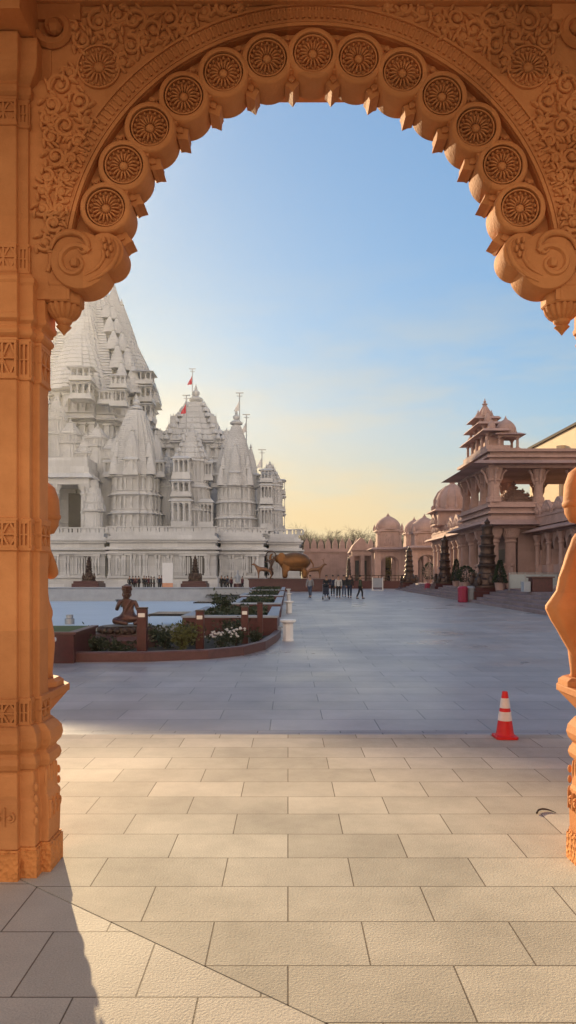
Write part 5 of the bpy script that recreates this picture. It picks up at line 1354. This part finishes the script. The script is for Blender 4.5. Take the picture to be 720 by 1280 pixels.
# ================================================================== TREES
def bare_tree(seed, h):
    rr = random.Random(seed)
    t = thing('bare_tree', 'bare brown winter tree in the wood beyond the boundary wall', 'tree', (0, 0, 0), 0, 'bare winter trees beyond the wall')
    tr = MB(); cr = MB()
    tr.tube([(0, 0, -.2), (rr.uniform(-.1, .1), 0, h * .2), (rr.uniform(-.3, .3), rr.uniform(-.3, .3), h * .45)], [h * .02, h * .016, h * .011], 7)
    def br(p, d, L_, r, lev):
        q = p + d * L_ * .5 + Vector((rr.gauss(0, .06), rr.gauss(0, .06), 0)) * L_; e = p + d * L_
        cr.tube([p, q, e], [r, r * .75, r * .45], 4 if lev < 2 else 3, False)
        if lev >= 4: return
        n = 4 if lev < 2 else 3
        for i in range(n):
            f = rr.uniform(.4, 1); a = rr.uniform(0, 6.28); sp = rr.uniform(.35, .8)
            u = d.orthogonal().normalized(); v = d.cross(u)
            nd = (d * math.cos(sp) + (u * math.cos(a) + v * math.sin(a)) * math.sin(sp) + Vector((0, 0, .16))).normalized()
            br(p.lerp(e, f), nd, L_ * rr.uniform(.5, .72), max(r * .55, .019), lev + 1)
    for i in range(11):
        z = h * rr.uniform(.16, .45); a = rr.uniform(0, 6.28); el = rr.uniform(.35, 1.25)
        br(Vector((0, 0, z)), Vector((math.cos(a) * math.cos(el), math.sin(a) * math.cos(el), math.sin(el))), h * rr.uniform(.26, .42), h * .007, 0)
    tr.build('trunk', BARK, t); cr.build('crown', BARK, t)
    return t
protos = [bare_tree(11 + k, 15 + k) for k in range(3)]
rr = random.Random(5)
spots = []
for k in range(66):
    row = k % 3; Y = 148 + 14 * row + rr.uniform(-4, 4); x = 340 + (580 - 340) * (k + rr.uniform(-.4, .4)) / 66
    spots.append((px(x, Y), Y))
for i, (x, y) in enumerate(spots):
    s = rr.uniform(.62, .74)
    if i < 3: protos[i].location = (x, y, -.15); protos[i].scale = (s, s, s)
    else: dup(protos[i % 3], (x, y, -.15), rr.uniform(0, 6.28), None, s)
def leafy_tree(x, y, h, w, ml, label, seed):
    rr = random.Random(seed); t = thing('leafy_tree', label, 'tree', (x, y, -.15))
    m = MB(); m.tube([(x, y, -.15), (x + .1, y, h * .4), (x, y, h * .8)], [.22, .16, .06], 7)
    lf = MB()
    for b in range(26):
        a = rr.uniform(0, 6.28); z = h * rr.uniform(.25, .95); q = w * math.sin(PI * min(.97, z / h)) ** .7 * rr.uniform(.5, 1)
        c = Vector((x + q * math.cos(a), y + q * math.sin(a), z)); m.tube([(x, y, z * .7), c], [.07, .02], 4)
        for i in range(70):
            p = c + Vector((rr.gauss(0, 1), rr.gauss(0, 1), rr.gauss(0, .8))) * w * .17; u = Vector((rr.uniform(-1, 1), rr.uniform(-1, 1), rr.uniform(-1, 1))).normalized(); v = u.orthogonal().normalized(); L_ = .34
            lf.add([p, p + u * L_ * .5 + v * L_ * .3, p + u * L_, p + u * L_ * .5 - v * L_ * .3], [(0, 1, 2, 3)])
    m.build('trunk', BARK, t); lf.build('crown', ml, t)
leafy_tree(px(486, 116), 116, 5.0, 1.9, LEAF3, 'tree with sunlight painted yellow into its leaves, seen through the arch of the left domed gate', 3)
leafy_tree(px(469, 114), 114, 4.4, 1.4, LEAF3, 'small tree with sunlight painted yellow into its leaves, left of the domed gate arch', 4)

# ================================================================== PEOPLE
def person(x, y, z, h, rz, top, legs, label, stride=.0, sw=.0, group=None, hair=HAIR, longcoat=False, arms='down'):
    t = thing('person', label, 'person', (x, y, z), rz, group)
    k = h / 1.75
    def S(L_): return [(a * k, b * k, c * k, (r * k if not isinstance(r, tuple) else (r[0] * k, r[1] * k))) for a, b, c, r in L_]
    s = stride
    if arms == 'fwd':
        armL = [(-.205, .03, 1.36, .055), (-.21, .14, 1.13, .045), (-.17, .36, 1.08, .036), (-.16, .43, 1.08, .036)]
        armR = [(.205, .03, 1.36, .055), (.21, .14, 1.13, .045), (.17, .36, 1.08, .036), (.16, .43, 1.08, .036)]
    else:
        armL = [(-.205, 0, 1.36, .055), (-.24, -sw * .10, 1.10, .045), (-.245, -sw * .22 + .05, .86, .036), (-.24, -sw * .24 + .07, .77, .038)]
        armR = [(.205, 0, 1.36, .055), (.24, sw * .10, 1.10, .045), (.245, sw * .22 + .05, .86, .036), (.24, sw * .24 + .07, .77, .038)]
    V = [(0, 0, .95, (.145, .11)), (0, 0, 1.15, (.125, .10)), (0, 0, 1.34, (.165, .105)), (0, .0, 1.46, .06), (0, .01, 1.53, .058), (0, .015, 1.62, (.072, .088)), (0, .01, 1.70, .06), (0, .098, 1.615, .018),
         (-.09, 0, .88, .09), (-.095, s * .20, .50, .063), (-.095, s * .30 - .06, .09, .045), (-.10, s * .30 + .09, .035, .035),
         (.09, 0, .88, .09), (.095, -s * .14, .50, .063), (.095, -s * .36 - .04, .09, .045), (.10, -s * .36 + .10, .035, .035)] + armL + armR
    E = [(0, 1), (1, 2), (2, 3), (3, 4), (4, 5), (5, 6), (5, 7), (0, 8), (8, 9), (9, 10), (10, 11), (0, 12), (12, 13), (13, 14), (14, 15), (2, 16), (16, 17), (17, 18), (18, 19), (2, 20), (20, 21), (21, 22), (22, 23)]
    skin_part('body', S(V), E, SKIN, t, 1)
    zl = .62 if longcoat else .86
    J = [(0, 0, 1.0, (.165, .13)), (0, 0, 1.18, (.155, .125)), (0, 0, 1.36, (.185, .125)), (0, 0, 1.44, .085), (0, 0, zl, (.18, .14))] + [(a, b, c, r + .016) for a, b, c, r in armL[:3]] + [(a, b, c, r + .016) for a, b, c, r in armR[:3]]
    skin_part('jacket', S(J), [(0, 1), (1, 2), (2, 3), (0, 4), (2, 5), (5, 6), (6, 7), (2, 8), (8, 9), (9, 10)], top, t, 1)
    T = [(0, 0, .93, (.155, .12)), (-.09, 0, .84, .105)] + [(-.095, s * .20, .50, .078), (-.095, s * .30 - .06, .12, .062), (.09, 0, .84, .105), (.095, -s * .14, .50, .078), (.095, -s * .36 - .04, .12, .062)]
    skin_part('trousers', S(T), [(0, 1), (1, 2), (2, 3), (0, 4), (4, 5), (5, 6)], legs, t, 1)
    m = MB()
    m.ell((x, y - .02 * k, z + 1.665 * k), (.088 * k, .098 * k, .085 * k), 10, 7); m.build('hair', hair, t, smooth=True)
    m = MB()
    for q in (-1, 1): yy = (s * .30 + .02) if q < 0 else (-s * .36 + .03); m.ell((x + q * .098 * k, y + yy * k, z + .04 * k), (.05 * k, .13 * k, .04 * k), 8, 5)
    m.build('shoes', CL['black'], t, smooth=True)
    return t
G = PLZ
PP = [(387.5, 747, 'grey', 'denim', 0.5, PI * .9, 'person in a grey jacket walking apart at the left of the group', 'down'),
      (408, 747, 'black', 'black', .15, PI, 'person in black pushing the stroller', 'fwd'),
      (416, 745, 'navy', 'black', .3, PI, 'person in dark navy beside the person with the stroller', 'down'),
      (423, 747.5, 'light', 'black', .35, PI, 'person in a pale jacket and black trousers in the middle of the group', 'down'),
      (430, 746, 'black', 'denim', .3, PI, 'person in black top and blue jeans right of the pale jacket', 'down'),
      (437, 747.5, 'black', 'navy', .4, PI * .95, 'taller person in black at the right end of the tight group', 'down'),
      (450.5, 748.5, 'olive', 'black', .6, -PI * .6, 'person in dark olive walking apart at the right of the group', 'down')]
for (x, yb, a, b, s, rz, l, arms) in PP:
    Y = gy(yb); person(px(x, Y), Y, G, 1.80 if 'taller' not in l else 1.88, rz, CL[a], CL[b], l, s, s, None, arms=arms)
# stroller
Y = gy(749.5); X = px(407.5, Y)
t = thing('stroller', 'dark folding stroller pushed by the person in black', 'stroller', (X, Y, G))
m = MB(); m.box(X - .22, X + .22, Y - .05, Y + .30, G + .38, G + .50); m.box(X - .22, X + .22, Y + .27, Y + .34, G + .501, G + .95); m.build('seat', CL['navy'], t, bevel=.03)
m = MB(); m.lathe(X, Y + .2, [(.26, G + .96), (.25, G + 1.05), (.16, G + 1.13), (.02, G + 1.16)], 12, sx=.9, sy=1.0); m.build('hood', CL['black'], t, smooth=True)
m = MB()
for q in (-1, 1):
    m.tube([(X + q * .23, Y - .32, G + .12), (X + q * .23, Y + .1, G + .42), (X + q * .2, Y + .62, G + 1.08)], .016, 6); m.tube([(X + q * .23, Y + .38, G + .12), (X + q * .23, Y + .05, G + .5)], .014, 6)
m.tube([(X - .2, Y + .62, G + 1.08), (X + .2, Y + .62, G + 1.08)], .018, 6); m.build('frame', METAL, t)
for q in (-1, 1):
    for yy in (-.32, .38):
        m = MB(); m.lathe(0, 0, [(.04, -.03), (.11, -.03), (.115, 0), (.11, .03), (.04, .03)], 14)
        m.xf(lambda v: Vector((X + q * .23 + v.z, Y + yy + v.x, G + .115 + v.y))); m.build('wheel', CL['black'], t, smooth=True)
# visitors before the temple
cr = random.Random(9)
cols = ['black', 'navy', 'maroon', 'black', 'grey', 'black', 'olive', 'navy']
base = []
for k in range(4):
    Yk = 88.5
    base.append((cols[k], k))
crowd = [(162, 88), (166, 89.5), (169.5, 88.5), (173.5, 90), (180, 88), (183, 89.5), (186, 88), (189, 90), (192.5, 88.6), (199, 87), (202, 88.5), (277, 86), (281, 87.5), (284.5, 86.5), (289, 88)]
TX = ['leftmost dark-clad visitor of the row before the temple', 'third-from-edge dark visitor', '', '']
pr = [person(px(x, y), y, G, 1.72, cr.uniform(0, 6.28), CL[cols[k]], CL['black'], 'dark-clad visitor standing in the crowd between the seated statue and the temple', cr.uniform(0, .4), .3, 'dark-clad visitors before the temple') for k, (x, y) in enumerate(crowd[:4])]
for k, (x, y) in enumerate(crowd[4:]):
    lab = 'dark-clad visitor standing in the crowd between the seated statue and the temple' if k < 7 else 'dark-clad visitor right of the second lamp tower before the temple'
    dup(pr[k % 4], (px(x, y), y, G), cr.uniform(0, 6.28), lab, cr.uniform(.94, 1.06))
person(px(303, 86), 86, G, 1.7, 1.0, CL['maroon'], CL['black'], 'person in maroon nearest the golden deer before the temple', .2, .2)
person(px(429 + 136, 63), 61.0, TZ, 1.75, 2.0, CL['black'], CL['navy'], 'person in black on the terrace by the sunlit colonnade', .2, .2)
# small devotional statue before the temple wall
x, y = px(297, 87), 87
t = thing('garden_statue', 'grey statue in a pointed headdress on a low base before the temple', 'statue', (x, y, G))
m = MB(); m.plan(x, y, OCT, [(G, .6), (G + .3, .6), (G + .32, .5), (G + .8, .5)]); m.build('base', REDG, t)
skin_part('body', [(0, 0, .95, (.3, .24)), (0, 0, 1.4, (.22, .18)), (0, 0, 1.75, (.27, .18)), (0, 0, 1.98, .09), (0, 0, 2.12, .14), (0, 0, 2.4, .08), (-.32, -.05, 1.6, .09), (-.3, -.25, 1.4, .07), (.32, -.05, 1.6, .09), (.3, -.25, 1.4, .07), (-.25, -.25, .95, .14), (.25, -.25, .95, .14)], [(0, 1), (1, 2), (2, 3), (3, 4), (4, 5), (2, 6), (6, 7), (2, 8), (8, 9), (0, 10), (0, 11)], GREYS, t, 1)

# ================================================================== LIGHT, SKY, CAMERA
AZ, EL = R(-22.5), R(15)
w = bpy.data.worlds.new('World'); scn.world = w; w.use_nodes = True
N, L = w.node_tree.nodes, w.node_tree.links
bg = N['Background']; bg.inputs['Strength'].default_value = SKY_S
sky = N.new('ShaderNodeTexSky'); sky.sky_type = 'NISHITA'; sky.sun_disc = False
sky.sun_elevation = EL; sky.sun_rotation = AZ; sky.altitude = 50; sky.air_density = 1.0; sky.dust_density = .4; sky.ozone_density = 2.5
# thin streaks of high cloud mixed into the sky
tc = N.new('ShaderNodeTexCoord')
mp = N.new('ShaderNodeMapping'); mp.inputs['Scale'].default_value = (2.0, 1.0, 9.0); mp.inputs['Rotation'].default_value = (0, R(-14), 0)
L.new(tc.outputs['Generated'], mp.inputs['Vector'])
nz = N.new('ShaderNodeTexNoise'); nz.inputs['Scale'].default_value = 2.3; nz.inputs['Detail'].default_value = 7; nz.inputs['Roughness'].default_value = .55
L.new(mp.outputs['Vector'], nz.inputs['Vector'])
mr = N.new('ShaderNodeMapRange'); mr.inputs[1].default_value = .43; mr.inputs[2].default_value = .68; mr.inputs[3].default_value = 0; mr.inputs[4].default_value = .6
L.new(nz.outputs['Fac'], mr.inputs[0])
sep = N.new('ShaderNodeSeparateXYZ'); L.new(tc.outputs['Generated'], sep.inputs[0])
m2 = N.new('ShaderNodeMapRange'); m2.inputs[1].default_value = .40; m2.inputs[2].default_value = .12; L.new(sep.outputs['Z'], m2.inputs[0])
mu = N.new('ShaderNodeMath'); mu.operation = 'MULTIPLY'; L.new(mr.outputs[0], mu.inputs[0]); L.new(m2.outputs[0], mu.inputs[1])
mx = N.new('ShaderNodeMix'); mx.data_type = 'RGBA'; mx.inputs['B'].default_value = (9.5, 8.0, 6.4, 1)
L.new(sky.outputs[0], mx.inputs['A']); L.new(mu.outputs[0], mx.inputs['Factor'])
# roll the brightest part of the sky off gently
dt = N.new('ShaderNodeVectorMath'); dt.operation = 'DOT_PRODUCT'; dt.inputs[1].default_value = (.25, .65, .10)
L.new(mx.outputs['Result'], dt.inputs[0])
dv = N.new('ShaderNodeMath'); dv.operation = 'MULTIPLY_ADD'; dv.inputs[1].default_value = 1 / SKY_M; dv.inputs[2].default_value = 1
L.new(dt.outputs['Value'], dv.inputs[0])
iv_ = N.new('ShaderNodeMath'); iv_.operation = 'DIVIDE'; iv_.inputs[0].default_value = 1; L.new(dv.outputs[0], iv_.inputs[1])
sc_ = N.new('ShaderNodeVectorMath'); sc_.operation = 'SCALE'; L.new(mx.outputs['Result'], sc_.inputs[0]); L.new(iv_.outputs[0], sc_.inputs['Scale'])
# bright warm bank added to the unseen sky behind the camera, filling in the shade
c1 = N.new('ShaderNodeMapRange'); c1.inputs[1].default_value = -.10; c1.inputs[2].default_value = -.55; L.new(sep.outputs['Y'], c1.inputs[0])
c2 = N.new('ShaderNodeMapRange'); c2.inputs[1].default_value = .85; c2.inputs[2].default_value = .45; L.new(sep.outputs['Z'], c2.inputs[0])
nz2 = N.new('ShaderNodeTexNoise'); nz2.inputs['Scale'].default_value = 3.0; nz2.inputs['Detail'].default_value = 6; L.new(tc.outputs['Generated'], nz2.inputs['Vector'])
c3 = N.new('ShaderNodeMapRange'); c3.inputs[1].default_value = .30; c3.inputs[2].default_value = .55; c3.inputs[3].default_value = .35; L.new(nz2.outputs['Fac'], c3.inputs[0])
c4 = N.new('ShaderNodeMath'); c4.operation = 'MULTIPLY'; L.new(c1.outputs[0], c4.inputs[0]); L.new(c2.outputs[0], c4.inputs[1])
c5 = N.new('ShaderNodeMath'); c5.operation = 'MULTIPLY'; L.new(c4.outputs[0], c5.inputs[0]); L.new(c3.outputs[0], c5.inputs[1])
cm = N.new('ShaderNodeMix'); cm.data_type = 'RGBA'; cm.inputs['B'].default_value = (REAR_FILL, REAR_FILL * .82, REAR_FILL * .64, 1)
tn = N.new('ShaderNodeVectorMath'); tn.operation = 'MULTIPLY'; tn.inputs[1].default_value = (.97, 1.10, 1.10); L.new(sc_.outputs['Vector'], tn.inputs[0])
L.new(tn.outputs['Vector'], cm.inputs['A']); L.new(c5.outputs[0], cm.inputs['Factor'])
# warm evening haze lying low over the horizon round the sun
h1 = N.new('ShaderNodeMapRange'); h1.interpolation_type = 'SMOOTHSTEP'; h1.inputs[1].default_value = .33; h1.inputs[2].default_value = .03; L.new(sep.outputs['Z'], h1.inputs[0])
hd_ = N.new('ShaderNodeVectorMath'); hd_.operation = 'DOT_PRODUCT'; hd_.inputs[1].default_value = (math.sin(AZ), math.cos(AZ), 0); L.new(tc.outputs['Generated'], hd_.inputs[0])
h2 = N.new('ShaderNodeMapRange'); h2.interpolation_type = 'SMOOTHSTEP'; h2.inputs[1].default_value = .60; h2.inputs[2].default_value = .95; L.new(hd_.outputs['Value'], h2.inputs[0])
h3 = N.new('ShaderNodeMapRange'); h3.inputs[1].default_value = .35; h3.inputs[2].default_value = .6; h3.inputs[3].default_value = .72; L.new(nz.outputs['Fac'], h3.inputs[0])
h4 = N.new('ShaderNodeMath'); h4.operation = 'MULTIPLY'; L.new(h1.outputs[0], h4.inputs[0]); L.new(h2.outputs[0], h4.inputs[1])
h5 = N.new('ShaderNodeMath'); h5.operation = 'MULTIPLY'; L.new(h4.outputs[0], h5.inputs[0]); L.new(h3.outputs[0], h5.inputs[1])
hm = N.new('ShaderNodeMix'); hm.data_type = 'RGBA'; hm.inputs['B'].default_value = (3.0, 2.22, 1.18, 1)
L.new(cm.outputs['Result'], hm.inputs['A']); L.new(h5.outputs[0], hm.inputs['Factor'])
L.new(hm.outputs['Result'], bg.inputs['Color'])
sl_ = bpy.data.lights.new('sun', 'SUN'); sl_.energy = SUN_S; sl_.angle = R(.5); sl_.color = (1.0, .76, .45)
so = bpy.data.objects.new('sun', sl_); COL.objects.link(so)
sd = Vector((math.sin(AZ) * math.cos(EL), math.cos(AZ) * math.cos(EL), math.sin(EL)))
so.rotation_euler = sd.to_track_quat('Z', 'Y').to_euler(); so.location = sd * 300
if HAZE > 0:
    hm_ = bpy.data.materials.new('haze_air'); hm_.use_nodes = True; T_ = hm_.node_tree
    for n_ in list(T_.nodes): T_.nodes.remove(n_)
    ou = T_.nodes.new('ShaderNodeOutputMaterial'); pv = T_.nodes.new('ShaderNodeVolumePrincipled')
    pv.inputs['Color'].default_value = (.92, .90, .88, 1); pv.inputs['Density'].default_value = HAZE; pv.inputs["Anisotropy"].default_value = .74
    T_.links.new(pv.outputs[0], ou.inputs['Volume'])
    g = MB(); g.box(-246, 246, -86, 266, -1.2, 57); struct('haze', g, hm_, kind='stuff')
cam = bpy.data.cameras.new('camera'); co = bpy.data.objects.new('camera', cam); COL.objects.link(co)
cam.sensor_fit = 'VERTICAL'; cam.sensor_height = 36; cam.sensor_width = 36; cam.lens = 36 * F / 1280
cam.shift_y = 80 / 1280
co.location = (0, 0, CAMZ); co.rotation_euler = (PI / 2, 0, 0); cam.clip_end = 4000; cam.clip_start = .05
scn.camera = co
vs_ = scn.view_settings; vs_.view_transform = 'Standard'; vs_.look = 'None'; vs_.gamma = 1; vs_.use_curve_mapping = False; vs_.exposure = EXPO
scn.cycles.use_denoising = True
scn.cycles.max_bounces = 8; scn.cycles.diffuse_bounces = 6; scn.cycles.sample_clamp_indirect = 8
